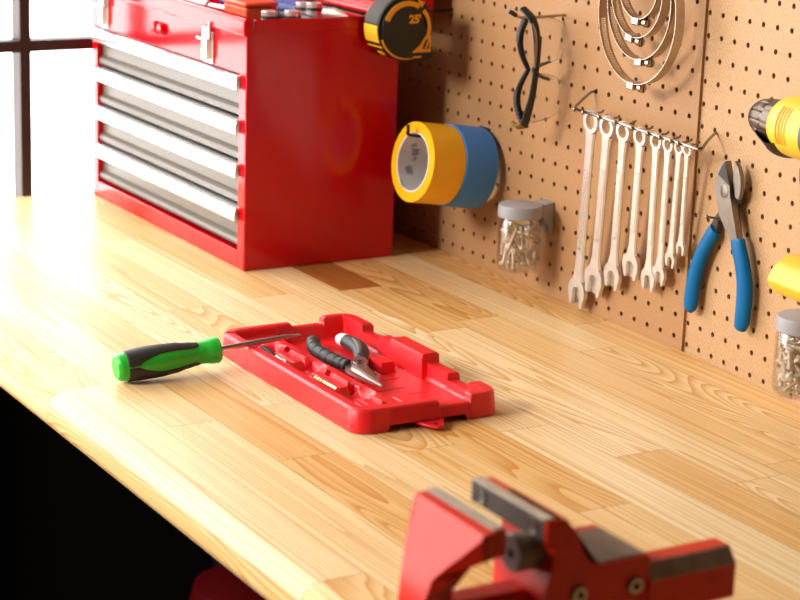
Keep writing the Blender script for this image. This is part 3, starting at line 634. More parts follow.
for i in range(8):
    x = tops[i][0]; zb = bar_z(x)
    ri = rod_[i]*.64; zc = zb-.0015-.0013-ri
    bm = tube(B(), catmull([(x, BY-.003, zb), (x, BY+.010, zb-.0015), (x, BY+.022, zb-.0015), (x, BY+.026, zb+.001)], 4), .0013, 8); ball(bm, (x, BY-.003, zb), .0027, 10); obj('prong', bm, M['dark_chrome'], rk)
    T = Vector((x, -.0260, zc)); Bt = Vector((bots[i][0], -.0125, bots[i][1])); d = (T-Bt).normalized(); Lw = (T-Bt).length
    wr = thing('wrench', labs[i], 'wrench', T, group='combination wrenches on the rack')
    side = Vector((1, 0, 0)); side = (side-d*side.dot(d)).normalized(); Mx = plane_m(T, side, d)   # a across, b up, third axis towards the room
    thk = .0011+.0018*(rod_[i]/.0138)
    ro = rod_[i]
    bm = B(); n = 48; prof = []
    def rr_(k): return ri*(1+.05*cos(12*2*pi*k/n))
    for (f, z) in ((0, -thk), (1, -thk), (1.03, -thk*.6), (1.03, thk*.6), (1, thk), (0, thk)):
        prof.append([bm.verts.new(Mx @ Vector(((ro*f if f else rr_(k))*cos(2*pi*k/n), (ro*f if f else rr_(k))*sin(2*pi*k/n), z))) for k in range(n)])
    for a, b in zip(prof, prof[1:]+prof[:1]):
        for k in range(n): bm.faces.new((a[k], a[(k+1) % n], b[(k+1) % n], b[k]))
    obj('ring_end', bm, M['chrome'], wr, ang=40)
    H = hw[i]; s = shw[i]; yj = -Lw+H*1.10                                                     # centre of the open head
    y0 = -ro*.92; y1 = yj+H*.9
    bm = B(); L = []
    for k in range(13):
        t = k/12; y = y0+(y1-y0)*t; w = s*(1.0+.12*(t-.5)); w *= 1+.35*max(0, 1-t*9)**2+.45*max(0, (t-.9)*10)**2
        h = thk*(.78 if .06 < t < .94 else .95)
        L.append([bm.verts.new(Mx @ Vector(p)) for p in ((-w, y, 0), (-w*.78, y, h), (w*.78, y, h), (w, y, 0), (w*.78, y, -h), (-w*.78, y, -h))])
    for a, b in zip(L[:-1], L[1:]):
        for k in range(6): bm.faces.new((a[k], a[(k+1) % 6], b[(k+1) % 6], b[k]))
    bm.faces.new(L[0]); bm.faces.new(L[-1][::-1])
    sh = obj('shank', bm, M['chrome'], wr, ang=28)
    bm = B(); prism(bm, rrect(-s*.50, s*.50, y0+(y1-y0)*.26, y0+(y1-y0)*.78, s*.3, 4), Mx, thk*.7, thk*1.02); obj('raised_panel', bm, M['bright'], sh, bevel=.0003)
    # open end: round head with a square slot
    sw = H*.47; P = []
    for k in range(21):
        a = radians(58+k*(214-58)/20); rad = H*(1. if a < radians(200) else 1.)
        P.append((H*cos(a)*1.0, yj+H*sin(a)*1.05))
    P += [(-H*.80, yj-H*.95), (-H*.66, yj-H*1.12), (-sw*1.04, yj-H*1.12), (-sw, yj-H*1.0), (-sw, yj-H*.05), (-sw*.72, yj+H*.24), (0, yj+H*.34), (sw*.72, yj+H*.24), (sw, yj-H*.05), (sw, yj-H*1.0), (sw*1.04, yj-H*1.12), (H*.66, yj-H*1.12), (H*.80, yj-H*.95)]
    for k in range(7):
        a = radians(326+k*(418-326)/6); P.append((H*cos(a), yj+H*sin(a)*1.05))
    bm = prism(B(), P[:-1], Mx, -thk*.92, thk*.92); obj('open_end', bm, M['chrome'], wr, bevel=.0008, seg=2)
x = -.1640; bm = tube(B(), [(x, BY-.003, bar_z(x)), (x, BY+.002, bar_z(x))], .0013, 8); ball(bm, (x, BY-.003, bar_z(x)), .0027, 10); obj('prong', bm, M['dark_chrome'], rk)
# ------------------------------------------------------------------ jars of screws on bracket lids
PACK_L = [(1321, -1582, 315, -230, 110, 967), (-1107, -1110, 1564, 110, 965, 240), (-716, 1777, 2905, -363, -925, 116), (449, -1930, 320, -727, 687, 0), (905, -828, 1558, -950, 72, -304), (-851, -1122, 3349, 216, -311, -926), (894, 58, 2760, -169, -694, 700), (1852, 926, 1430, -924, 91, -372), (705, 1936, 3846, 443, -731, 519), (-1924, 745, 3160, 780, 425, 459), (-1101, -1741, 1597, -141, 118, 983), (-2049, -241, 3856, 800, -597, 62), (-1868, 825, 4453, 724, -242, -646), (1064, -141, 1752, -558, -610, 563), (846, 1201, 1785, -689, -692, 214), (-18, -419, 2785, -321, -466, -824), (1476, -1437, 5153, -341, -191, -920), (718, -1374, 319, 218, 974, 66), (1729, -1145, 689, -748, 593, 297), (-779, -606, 4325, 342, 885, -315), (244, 94, 5114, 560, -277, -781), (394, 562, 317, -817, -138, 559), (169, -380, 3480, 68, 791, 608), (9, -837, 4233, -135, 928, 348), (-1971, -602, 5355, 443, 853, -275), (-1468, 1453, 315, -74, -881, 468), (1466, 1456, 2390, -30, -999, 21), (-186, -925, 3486, -541, 638, -548), (-2045, 250, 4251, 661, -615, 430), (679, -1899, 926, -544, 814, -202), (-340, 1199, 1525, 760, -598, -254), (2048, 224, 716, -605, 163, 779), (-774, 1910, 315, 484, 12, 875), (-299, 1043, 2952, 392, 274, -878), (2054, -117, 2781, -542, 272, 795), (-502, -1590, 4781, 854, 517, -59)]
PACK_R = [(-642, 1921, 352, -646, -599, 473), (70, -2019, 1259, -114, 2, 993), (1903, 419, 950, -565, -730, 385), (567, 405, 573, -355, 856, 377), (96, -108, 360, 954, -300, 0), (1582, 1256, 2254, -12, 15, -1000), (1990, -348, 2597, -353, -622, 699), (-701, -1900, 1545, 597, 802, 23), (-743, -1897, 2434, -159, 937, -313), (1695, 131, 4192, -501, -441, 745), (-384, 1985, 3618, 770, -145, -621), (-1918, 635, 5699, -54, -325, -944), (-1013, 1750, 3853, -172, -928, 331), (875, 833, 1965, 28, 514, -857), (-206, -344, 870, 882, -467, 63), (1887, -728, 1255, 14, 727, 686), (-366, 531, 3935, -874, -250, -416), (283, 709, 4269, -767, 36, 641), (-1091, -1703, 4500, 238, 403, -884), (1854, 798, 3241, -928, 227, -294), (-371, 1187, 3268, 913, -325, 248), (96, -441, 5221, -876, -439, -201), (2027, -3, 360, -775, 632, 0), (236, 1896, 360, -690, -724, 0), (-399, -449, 2372, 601, -760, -247), (-127, 246, 2383, -998, -38, 41), (801, 1854, 5650, -146, 51, -988), (600, -1929, 2641, -64, -18, 998), (-218, -2016, 4384, 33, 983, -180), (376, 208, 3762, 725, -639, 255), (1797, -335, 3661, -827, 425, -368), (-2023, 5, 1517, 779, 535, 328), (-1909, -667, 1728, 567, 187, 802), (-876, -1821, 5176, 809, 532, -251), (-834, 1717, 2031, 987, 9, -159), (302, -166, 4596, 737, 663, -131), (-371, 316, 653, -558, 592, 582), (146, -2017, 352, 641, 276, 716), (-375, 36, 4710, -824, -284, 490), (2031, 33, 3209, -841, 322, -435), (1975, 429, 6098, -360, 592, -721), (194, 141, 1078, 908, 284, 307), (464, -877, 3849, 473, 328, -818), (-142, -630, 3407, 525, 362, -770), (1793, -923, 1991, -890, -100, 445), (592, 1048, 4898, 325, 301, -896), (-1181, -1651, 1244, 565, 788, 246), (61, 2024, 2455, -804, -330, 495), (-1938, -591, 2772, 592, 81, 802), (-1663, 1161, 353, -145, -924, 354), (267, 416, 1769, -591, 752, -292), (1543, -1319, 2686, -884, -8, 467), (-1801, 914, 2041, -31, -67, 997), (-38, 1284, 4036, -776, 31, 630), (1992, 335, 5061, -991, 60, 117), (-1611, -1228, 1116, 627, 767, 137), (692, -1898, 5219, 663, 722, -199), (273, -1242, 5691, -999, 38, -29), (352, -173, 5888, 538, 842, 47), (1579, -1272, 360, -999, -36, 0), (-1913, -648, 4664, 267, -422, -866), (168, -1299, 1016, -785, 515, -345), (-165, 2015, 4296, 263, -477, 838), (-1350, 1414, 2446, 577, -684, 446), (-467, -1970, 710, -744, 642, -185), (-450, 1922, 5744, 20, -999, 30)]
def screw_mesh(name, L, rs, rh, m, slim):
    bm = B()
    if slim: prof = [(0, -L/2), (rs, -L/2+.0006), (rs, L/2-.004), (rh, L/2-.0038), (rh, L/2-.0004), (rh*.9, L/2), (rh*.45, L/2), (rh*.4, L/2-.0015), (0, L/2-.0015)]
    else: prof = [(0, -L/2), (rs*.7, -L/2+.0025), (rs, -L/2+.004), (rs, L/2-.003), (rh, L/2-.0026), (rh, L/2-.0016), (rh*.75, L/2-.0004), (rh*.3, L/2), (0, L/2)]
    P = [prof[0]]
    for (r0, z0), (r1, z1) in zip(prof[:-1], prof[1:]):
        if abs(z1-z0) > .008 and not slim:
            k = 14
            for q in range(1, 2*k):
                P.append((r0*(1.0 if q % 2 else .80), z0+(z1-z0)*q/(2*k)))
        P.append((r1, z1))
    lathe(bm, P, None, 10)
    finish(bm, 60); me = bpy.data.meshes.new(name); bm.to_mesh(me); bm.free(); me.materials.append(M[m]); return me
def jar(cx_, cy_, zb, wall, label, pack, bolts):
    """cx_, cy_: centre; wall(p): maps (along, out, z) from the board's frame to the world"""
    zt = zb+.0820
    c = wall(cx_, cy_, 0); T = Matrix.Translation((c.x, c.y, 0))
    j = thing('jar', label, 'jar', (c.x, c.y, zb), group='screw jars on the pegboard')
    r = .0272
    pr = [(0, zb), (r*.86, zb), (r*.96, zb+.0025), (r, zb+.006), (r, zb+.0575), (r*.97, zb+.0625), (r*.90, zb+.066), (r*.90, zb+.0735)]
    inn = [(r*.90-.0014, zb+.0735), (r*.90-.0014, zb+.0658), (r-.0016, zb+.0570), (r-.0016, zb+.0064), (r*.84, zb+.0018), (0, zb+.0016)]
    obj('glass', lathe(B(), pr+inn, T, 48), M['glass'], j)
    lp = [(0, zt), (r*.93, zt), (r*.985, zt-.0008), (r*1.01, zt-.003), (r*1.02, zt-.0150), (r*1.0, zt-.0155), (r*.94, zt-.0155), (r*.94, zt-.002), (0, zt-.002)]
    obj('lid', lathe(B(), lp, T, 56), M['lid_grey'], j)
    bm = B(); a = wall(cx_, 0, 0); ax_ = (wall(1, 0, 0)-wall(0, 0, 0)).normalized(); out = (wall(0, 1, 0)-wall(0, 0, 0)).normalized()
    Mx = plane_m((a.x, a.y, 0), out, (0, 0, 1))                       # a: out from the board, b: up, third axis along the board (minus)
    prism(bm, [(.0006, zt-.038), (.0036, zt-.038), (.0036, zt-.034), (cy_-r*.93, zt-.0145), (cy_-r*.93, zt-.0015), (.0006, zt+.001)], Mx, -.012, -.0085)
    prism(bm, [(.0006, zt-.038), (.0036, zt-.038), (.0036, zt-.034), (cy_-r*.93, zt-.0145), (cy_-r*.93, zt-.0015), (.0006, zt+.001)], Mx, .0085, .012)
    prism(bm, [(.0006, zt-.038), (.0036, zt-.038), (.0036, zt-.002), (cy_-r*.93, zt-.003), (cy_-r*.93, zt-.0008), (.0006, zt+.0012)], Mx, -.0085, .0085)
    obj('bracket', bm, M['lid_grey'], j, bevel=.0006)
    lab, me, L = bolts
    for px, py, pz, dx, dy, dz in pack:
        p = Vector((c.x+px*1e-5, c.y+py*1e-5, zb+.0022+pz*1e-5)); d = Vector((dx, dy, dz)).normalized()
        s = bpy.data.objects.new('screw', me); COL.objects.link(s); s.matrix_world = axis_m(p+d*(L/2), d)
        W[s.name] = s.matrix_world.copy(); tag(s, lab[0], 'screw', lab[1])
slim = screw_mesh('slim_screw', .033, .0019, .0036, 'zinc', True); fat = screw_mesh('pan_screw', .0235, .0022, .0052, 'zinc', False)
jar(-.2620, .0425, .0362, lambda x, o, z: Vector((x, -o, z)), 'clear jar of slim screws with a grey bracket lid below the tape rolls', PACK_L, (('slim zinc screw in the clear jar below the tape rolls', 'slim screws in the jar below the tape rolls'), slim, .030))
jar(.2715, .0425, .0345, lambda x, o, z: R_(x, o, z), 'clear jar of pan head screws with a grey lid below the drill', PACK_R, (('pan head zinc screw in the clear jar below the drill', 'pan head screws in the jar below the drill'), fat, .020))

# ------------------------------------------------------------------ blue handled diagonal cutters on the right board
RP = RM @ plane_m((0, 0, 0), (1, 0, 0), (0, 0, 1))                  # third axis out from the board
cu_ = thing('diagonal_cutters', 'diagonal cutting pliers with blue dipped handles hanging on the pegboard', 'pliers', R_(.08, .012, .14), RM.to_3x3().to_4x4())
bm = prism(B(), [(.0766, .2314), (.0700, .2265), (.0640, .2190), (.0603, .2094), (.0605, .2000), (.0625, .1926), (.0655, .1840), (.0730, .1700), (.0829, .1606), (.0966, .1474), (.1010, .1440), (.1125, .1440), (.1097, .1511), (.1045, .1636), (.0985, .1765), (.0935, .1886), (.0905, .1960), (.0894, .2015), (.0880, .2070), (.0860, .2090)], RP, .0105, .0185)
obj('upper_arm', bm, M['cutter'], cu_, bevel=.0012, seg=2)
bm = prism(B(), [(.0925, .2040), (.0960, .1960), (.0990, .1900), (.0970, .1860), (.0920, .1820), (.0800, .1800), (.0632, .1660), (.0600, .1620), (.0576, .1440), (.0394, .1440), (.0450, .1530), (.0530, .1650), (.0632, .1760), (.0720, .1900), (.0800, .2020)], RP, .0040, .0102)
obj('lower_arm', bm, M['dark_steel'], cu_, bevel=.001, seg=2)
bm = prism(B(), [(.0893, .2110), (.0886, .2200), (.0893, .2336), (.0960, .2280), (.1018, .2191), (.1038, .2100), (.1038, .2020), (.1010, .1930), (.0950, .1950), (.0925, .2030)], RP, .0098, .0150); obj('jaw', bm, M['cutter'], cu_, bevel=.0012)
bm = prism(B(), [(.0650, .2145), (.0705, .2235), (.0764, .2302), (.0800, .2210), (.0855, .2100), (.0870, .2065)], RP, .0180, .0188); obj('bevel', bm, M['black'], cu_)
bm = lathe(B(), [(0, 0), (.0075, 0), (.0075, .0002), (.007, .0004), (0, .0004)], RP @ Matrix.Translation((.0790, .1985, .0185)), 32); obj('pivot', bm, M['cutter'], cu_)
def rtube(pts, rs): return tube(B(), catmull([R_(*p) for p in pts], 6), rs, 18, up=tuple(RM.to_3x3() @ Vector((0, -1, 0))))
bm = rtube([(.0535, .0085, .1500), (.0495, .0090, .1440), (.0335, .0100, .1180), (.0223, .0105, .0875), (.0195, .0110, .0600), (.0172, .0110, .0500), (.0168, .0110, .0488)], [(.0058, .0080), (.0062, .0092), (.0068, .0093), (.0070, .0106), (.0070, .0108), (.0058, .0085), (.003, .004)])
obj('grip', bm, M['cyan'], cu_)
bm = rtube([(.1040, .0135, .1500), (.1062, .0135, .1440), (.1160, .0125, .1215), (.1214, .0115, .0985), (.1205, .0110, .0650), (.1165, .0110, .0540), (.1158, .0110, .0522)], [(.0060, .0098), (.0064, .0108), (.0070, .0106), (.0072, .0116), (.0070, .0108), (.0058, .0085), (.003, .004)])
obj('grip', bm, M['cyan'], cu_)
hk = thing('peg_hook', 'small steel peg holding up the blue handled cutters', 'hook', R_(.066, 0, .168), group='peg hooks')
bm = tube(B(), [R_(.0655, -.004, .1640), R_(.0655, .012, .1640), R_(.0600, .0260, .1665)], .0014, 8); ball(bm, R_(.0600, .0260, .1665), .0021, 10); obj('rod', bm, M['steel'], hk)

# ------------------------------------------------------------------ cordless drill at the right edge
dc = thing('cordless_drill', 'yellow and black cordless drill hanging at the right edge of the pegboard', 'drill', R_(.29, .05, .135), RM.to_3x3().to_4x4())
DX = plane_m(R_(.008, .05, .300), (0, 0, 1), RM.to_3x3() @ Vector((0, -1, 0)))      # local z runs from the chuck to the motor
bm = lathe(B(), [(0, .1585), (.0050, .1585), (.0062, .1592), (.0105, .163), (.0155, .1695), (.0178, .1745)], DX, 40); lathe(bm, [(.0178, .1745), (0, .1745)], DX, 40); ck = obj('chuck', bm, M['dark_steel'], dc)
bm = B(); n = 72; G = []
for r_, z_ in ((.0175, .1745), (.0186, .1760), (.0200, .1850), (.0208, .1945), (.0200, .1960)):
    G.append([bm.verts.new(DX @ Vector(((r_-(.0011 if k % 6 in (0,) else 0))*cos(2*pi*k/n), (r_-(.0011 if k % 6 in (0,) else 0))*sin(2*pi*k/n), z_))) for k in range(n)])
for a, b in zip(G[:-1], G[1:]):
    for k in range(n): bm.faces.new((a[k], a[(k+1) % n], b[(k+1) % n], b[k]))
obj('chuck_sleeve', bm, M['gun'], ck)
bm = B(); G = []
for r_, z_ in ((.0190, .1962), (.0212, .1975), (.0216, .2080), (.0224, .2150), (.0200, .2160)):
    G.append([bm.verts.new(DX @ Vector(((r_+(.0012 if k % 4 < 2 and .2 < z_ < .212 else 0))*cos(2*pi*k/n), (r_+(.0012 if k % 4 < 2 and .2 < z_ < .212 else 0))*sin(2*pi*k/n), z_))) for k in range(n)])
for a, b in zip(G[:-1], G[1:]):
    for k in range(n): bm.faces.new((a[k], a[(k+1) % n], b[(k+1) % n], b[k]))
cl = obj('clutch_ring', bm, M['gun'], dc)
p0 = DX @ Vector((.005, -.0212, .2010))
bm = lathe(B(), [(.0190, .1880), (.0236, .1900), (.0335, .2180), (.0335, .2260), (.0270, .2400), (.020, .2400)], DX, 30, a0=radians(120), a1=radians(240)); obj('front_cover', bm, M['black'], dc)
bm = lathe(B(), [(0, .2150), (.0235, .2150), (.0262, .2165), (.0290, .2230), (.0305, .2300), (.0310, .2500), (.0312, .3050), (.0290, .3200), (.022, .3280), (0, .3290)], DX, 56); bo = obj('housing', bm, M['yellow'], dc)
bm = lathe(B(), [(.0312, .2760), (.0325, .2775), (.0325, .3050), (.0312, .3065)], DX, 56); obj('rear_cover', bm, M['grip_grey'], dc)
bm = B()
for k in range(4):
    w = .2380+.0048*k
    for s in range(8):
        t = radians(50+9*s); q = DX @ Vector((.0309*cos(t), .0309*sin(t), w)); box(bm, -.0012, .0012, -.0026, .0026, -.0006, .0006, axis_m(q, DX.to_3x3() @ Vector((cos(t), sin(t), 0))))
obj('vents', bm, M['amber'], bo)
bm = tube(B(), catmull([R_(.288, .05, .282), R_(.297, .05, .245), R_(.306, .05, .205), R_(.310, .05, .176)], 6), [(.0230, .0185), (.0215, .0175), (.0200, .0170), (.0230, .0200)], 24, up=tuple(RM.to_3x3() @ Vector((1, 0, 0)))); obj('handle', bm, M['black'], dc)
bm = tube(B(), [R_(.2640, .05, .262), R_(.268, .05, .250), R_(.272, .05, .236)], [(.006, .008), (.008, .009), (.006, .008)], 14); obj('trigger', bm, M['black'], dc)
bm = B(); FP = RM @ plane_m((0, 0, 0), (0, -1, 0), (0, 0, 1))       # a: out from board, b: up, third axis: -u
prism(bm, [(.020, .140), (.027, .1345), (.073, .1345), (.082, .141), (.086, .150), (.080, .163), (.064, .1735), (.036, .1735), (.020, .163), (.014, .150)], FP, -.352, -.262, taper=0.0)
ft = obj('foot', bm, M['yellow'], dc, bevel=.006, seg=3)
bm = prism(B(), rrect(.044, .066, .137, .155, .006), FP, -.280, -.2575); obj('front_boss', bm, M['yellow'], ft, bevel=.004, seg=3)
hk = thing('peg_hook', 'peg hook under the body of the yellow drill', 'hook', R_(.325, 0, .26), group='peg hooks')
bm = tube(B(), [R_(.327, -.004, .2640), R_(.327, .07, .2640), R_(.327, .078, .272)], .0030, 8); obj('rod', bm, M['steel'], hk)
SKY, EXPO = 7.2, 0.0
KEY_LOC, KEY_TGT, KEY_S, KEY_P = (-.45, -3.3, 1.7), (0, -.2, .1), 1.1, 155
# ------------------------------------------------------------------ red moulded tray
tx0, tx1, ty0, ty1 = -.193, .1255, -.4785, -.3115
tr = thing('tool_tray', 'red moulded plastic tool tray lying on the bench with pliers in it', 'tray', ((tx0+tx1)/2, (ty0+ty1)/2, 0))
def inr(x, y, a, b, c, d): return a <= x <= b and c <= y <= d
SC_ = [(-.0600, -.4370, .0200), (.0420, -.4350, .0200), (-.135, -.440, .012)]
NT = [-.1200, -.0700, -.0245, .0220, .0640]
def tray_h(x, y):
    h = .0050
    if y < -.4120: h = .0150                                        # bench for the small bits
    if inr(x, y, -.172, .098, -.4120, -.4085): h = .0062
    if inr(x, y, -.165, .085, -.4560, -.4440): h = .0105            # groove the bits lie in
    if inr(x, y, -.150, .088, -.4305, -.4245): h = .0185            # low ridge
    for cx, cy, r in SC_:
        d = ((x-cx)**2+(y-cy)**2)/r**2
        if d < 1 and y > -.4640: h = min(h, .0045+.0130*d*d*d)
    for nx in NT:
        if inr(x, y, nx-.0045, nx+.0045, -.4320, -.4230): h = .0060
    if inr(x, y, -.060, -.0315, -.3620, -.3450): h = .0170            # small block
    for a, b, c, d in ((-.012, -.0103, -.400, -.352), (.020, .0217, -.398, -.362), (-.034, -.0323, -.402, -.366), (.043, .0447, -.372, -.352)):
        if inr(x, y, a, b, c, d): h = .0022                          # slits in the floor
    if inr(x, y, -.02, .10, -.4030, -.4018) or inr(x, y, .045, .10, -.3915, -.3903): h = max(h, .0062)
    # rims
    if y < -.4640:
        h = .0245
        if inr(x, y, -.012, .012, -.4720, -.40): h = .0245
    if y > -.3265:                                                   # far rim with its steps
        if x < -.138: h = .0285
        elif x < -.100: h = .0195
        elif x < -.066: h = .0255
        elif x < .0035: h = .0330
        elif x < .0450: h = .0225
        elif x < .0850: h = .0150
        else: h = .0255
    if inr(x, y, -.066, .0035, -.3330, -.3265): h = .0330
    if x < -.1800:                                                   # left rim
        h = .0258 if y < -.392 else (.0205 if y < -.352 else .0285)
    if x > .1120 or (x > .1060 and y < -.455):
        h = .0243 if y < -.3850 else (.0180 if y < -.3480 else .0255)
    # rounded tops along the outer edge
    e = min(x-tx0, tx1-x, y-ty0, ty1-y)
    if e < .0030: h -= .0024*(1-e/.0030)**2
    return h
def lines(lo, hi, step, marks):
    s = set()
    n = int(round((hi-lo)/step))
    for i in range(n+1): s.add(round(lo+(hi-lo)*i/n, 5))
    for m in marks:
        s.add(round(m-.00035, 5)); s.add(round(m+.00035, 5))
    out = sorted(v for v in s if lo-1e-6 <= v <= hi+1e-6); res = [out[0]]
    for v in out[1:]:
        if v-res[-1] > .00028: res.append(v)
    res[-1] = hi; return res
mx = [-.180, -.172, -.165, -.150, -.138, -.100, -.066, -.060, -.0315, -.02, .0035, .045, .085, .088, .098, .106, .112, -.012, -.0103, .020, .0217, -.034, -.0323, .043, .0447, tx0+.001, tx0+.002, tx0+.003, tx1-.001, tx1-.002, tx1-.003]
for nx in NT: mx += [nx-.0045, nx+.0045]
my = [-.4640, -.456, -.444, -.4320, -.4305, -.4265, -.4230, -.4120, -.4085, -.362, -.345, -.333, -.3265, -.392, -.352, -.385, -.348, -.400, -.398, -.402, -.366, -.372, -.4030, -.4018, -.3915, -.3903, -.455, ty0+.001, ty0+.002, ty0+.003, ty1-.001, ty1-.002, ty1-.003]
gx_ = lines(tx0, tx1, .0025, mx); gy_ = lines(ty0, ty1, .0025, my)
RC = .020
def corner(x, y):
    """pull the square corners in to a round plan"""
    for cx, sx in ((tx0+RC, -1), (tx1-RC, 1)):
        for cy, sy_ in ((ty0+RC, -1), (ty1-RC, 1)):
            dx, dy = (x-cx)*sx, (y-cy)*sy_
            if dx > 0 and dy > 0:
                m = max(dx, dy); l = sqrt(dx*dx+dy*dy); k = m/l
                return cx+sx*dx*k, cy+sy_*dy*k
    return x, y
bm = B(); G = []
for x in gx_:
    rowv = []
    for y in gy_:
        px, py = corner(x, y); rowv.append(bm.verts.new((px, py, tray_h(x, y))))
    G.append(rowv)
for i in range(len(gx_)-1):
    for j in range(len(gy_)-1): bm.faces.new((G[i][j], G[i+1][j], G[i+1][j+1], G[i][j+1]))
for it in range(2):                                                  # moulded, slightly softened edges
    zs = [[v.co.z for v in r] for r in G]
    for i in range(1, len(gx_)-1):
        for j in range(1, len(gy_)-1): G[i][j].co.z = .5*zs[i][j]+.125*(zs[i-1][j]+zs[i+1][j]+zs[i][j-1]+zs[i][j+1])
loop = [G[i][0] for i in range(len(gx_))]+[G[-1][j] for j in range(1, len(gy_))]+[G[i][-1] for i in range(len(gx_)-2, -1, -1)]+[G[0][j] for j in range(len(gy_)-2, 0, -1)]
mid = Vector(((tx0+tx1)/2, (ty0+ty1)/2, 0)); low = []
for v in loop:
    d = Vector((v.co.x-mid.x, v.co.y-mid.y, 0)); px = v.co.x+.0022*d.x/.16; py = v.co.y+.0022*d.y/.084
    z = .0007
    if v.co.x > tx1-.004 and -.4420 < v.co.y < -.3560: z = .0066
    low.append(bm.verts.new((px, py, z)))
for i in range(len(loop)):
    j = (i+1) % len(loop); bm.faces.new((loop[i], low[i], low[j], loop[j]))
for k in range(46):                                                  # ruler graduations moulded on the near side
    x = tx0+.024+k*.0063; hh = .0085 if k % 4 == 0 else .0050
    q = []
    for z in (.0050, .0050+hh):
        yw = ty0-.0022*(1-z/.0230)
        q += [bm.verts.new(p) for p in ((x-.0002, yw-.00016, z), (x+.0002, yw-.00016, z), (x+.0002, yw+.0006, z), (x-.0002, yw+.0006, z))]
    for f in ((0, 3, 2, 1), (4, 5, 6, 7), (0, 1, 5, 4), (1, 2, 6, 5), (2, 3, 7, 6), (3, 0, 4, 7)): bm.faces.new([q[k] for k in f])
obj('body', bm, M['red_plastic'], tr, ang=30)
bm = prism(B(), [(.1180, -.416), (.1320, -.410), (.1455, -.4040), (.1490, -.3985), (.1460, -.392), (.1340, -.384), (.1180, -.374)], I4, .0030, .0060)
obj('hang_tab', bm, M['red_plastic'], tr, bevel=.0008)
bm = lathe(B(), [(0, 0), (.0022, 0), (.0022, .0003), (0, .0003)], Matrix.Translation((.1405, -.3982, .0060)), 16); obj('tab_hole', bm, M['dark_steel'], tr)

tr.location.y -= .0055
# ------------------------------------------------------------------ needle nose pliers in the tray
PZ = .0140
pl = thing('needle_nose_pliers', 'needle nose pliers with black ribbed grips lying in the red tray', 'pliers', (-.045, -.392, .005))
def bladed(pts, rs): return tube(B(), catmull([(x, y, PZ+dz) for x, y, dz in pts], 6), rs, 18, up=(0, 0, 1))
c1 = catmull([(x, y, PZ) for x, y in ((-.1530, -.3860), (-.1400, -.3925), (-.1180, -.4015), (-.0900, -.4040), (-.0640, -.4020), (-.0480, -.3990))], 24)
rs = []
for i in range(len(c1)):
    t = i/(len(c1)-1); base = .0078*(.62+.5*min(1, t*5)*(1-.35*t)); g = 0.
    for q in range(1, 9):
        if abs(t-(.06+q*.105)) < .009: g = .0013
    rs.append((base*.88-g*.6, base*1.0-g*.6))
g1 = obj('grip', tube(B(), c1, rs, 20, up=(0, 0, 1)), M['rubber'], pl, ang=50)
bm = bladed([(-.1320, -.3560, 0), (-.1180, -.3555, .0005), (-.1000, -.3580, .001), (-.0820, -.3640, .001), (-.0640, -.3745, 0), (-.0520, -.3830, 0)], [(.0074, .0080), (.0078, .0098), (.0078, .0098), (.0072, .0090), (.0064, .0076), (.0056, .0062)])
g2 = obj('grip', bm, M['rubber'], pl)
bm = bladed([(-.1150, -.3565, .0078), (-.0980, -.3600, .0084), (-.0810, -.3665, .0078), (-.0640, -.3765, .0062)], [(.0010, .0016), (.0016, .0034), (.0016, .0034), (.0010, .0016)]); obj('grey_inlay', bm, M['grip_grey'], g2)
bm = bladed([(-.1440, -.3580, 0), (-.1400, -.3572, 0), (-.1310, -.3560, 0)], [(.0050, .0060), (.0070, .0078), (.0076, .0086)]); obj('white_tip', bm, M['white'], g2)
ax0 = Vector((-.048, -.3930)); axd = Vector((.0768, -.0090)).normalized(); axn = Vector((-axd.y, axd.x))
def nar(P, k=.90):
    return [tuple(ax0+axd*(Vector(p)-ax0).dot(axd)+axn*((Vector(p)-ax0).dot(axn)*k)) for p in P]
def thin(bm):
    for v in bm.verts:
        t = min(1, max(0, (v.co.x+.022)/.050)); v.co.z = PZ-.001*t+(v.co.z-PZ)*(1-.68*t)
IP = Matrix.Translation((0, 0, 0))
bm = prism(B(), nar([(-.0560, -.3905), (-.0470, -.4050), (-.0360, -.4070), (-.0200, -.4075), (.0050, -.4052), (.0290, -.4025), (.0290, -.4012), (.0050, -.3985), (-.0180, -.3960), (-.0330, -.3830), (-.0430, -.3800)]), IP, PZ-.0050, PZ+.0010)
thin(bm); obj('lower_jaw', bm, M['plier_steel'], pl, bevel=.0012)
bm = prism(B(), nar([(-.0600, -.3800), (-.0500, -.3760), (-.0360, -.3800), (-.0240, -.3900), (-.0120, -.3955), (.0100, -.3985), (.0288, -.4008), (.0288, -.4018), (.0060, -.4030), (-.0160, -.4035), (-.0300, -.4050), (-.0440, -.3990), (-.0520, -.3900)]), IP, PZ+.0012, PZ+.0060)
thin(bm); obj('upper_jaw', bm, M['plier_steel'], pl, bevel=.0014)
bm = lathe(B(), [(0, 0), (.0062, 0), (.0060, .0009), (.0030, .0012), (0, .0012)], Matrix.Translation((-.0370, -.3920, PZ+.0060)), 24); obj('pivot', bm, M['steel'], pl)
bm = lathe(B(), [(0, 0), (.0028, 0), (.0028, .0003), (0, .0003)], Matrix.Translation((-.0370, -.3920, PZ+.0072)), 16); obj('pivot_hole', bm, M['dark_steel'], pl)

# ------------------------------------------------------------------ green screwdriver leaning on the tray's rim
S0 = Vector((-.1306, -.6312, .0165)); S1 = Vector((-.1185, -.4205, .0325)); sd = (S1-S0).normalized()
sc = thing('screwdriver', 'green and black handled screwdriver resting on the rim of the red tray', 'screwdriver', (-.128, -.57, 0))
HLn = .1155
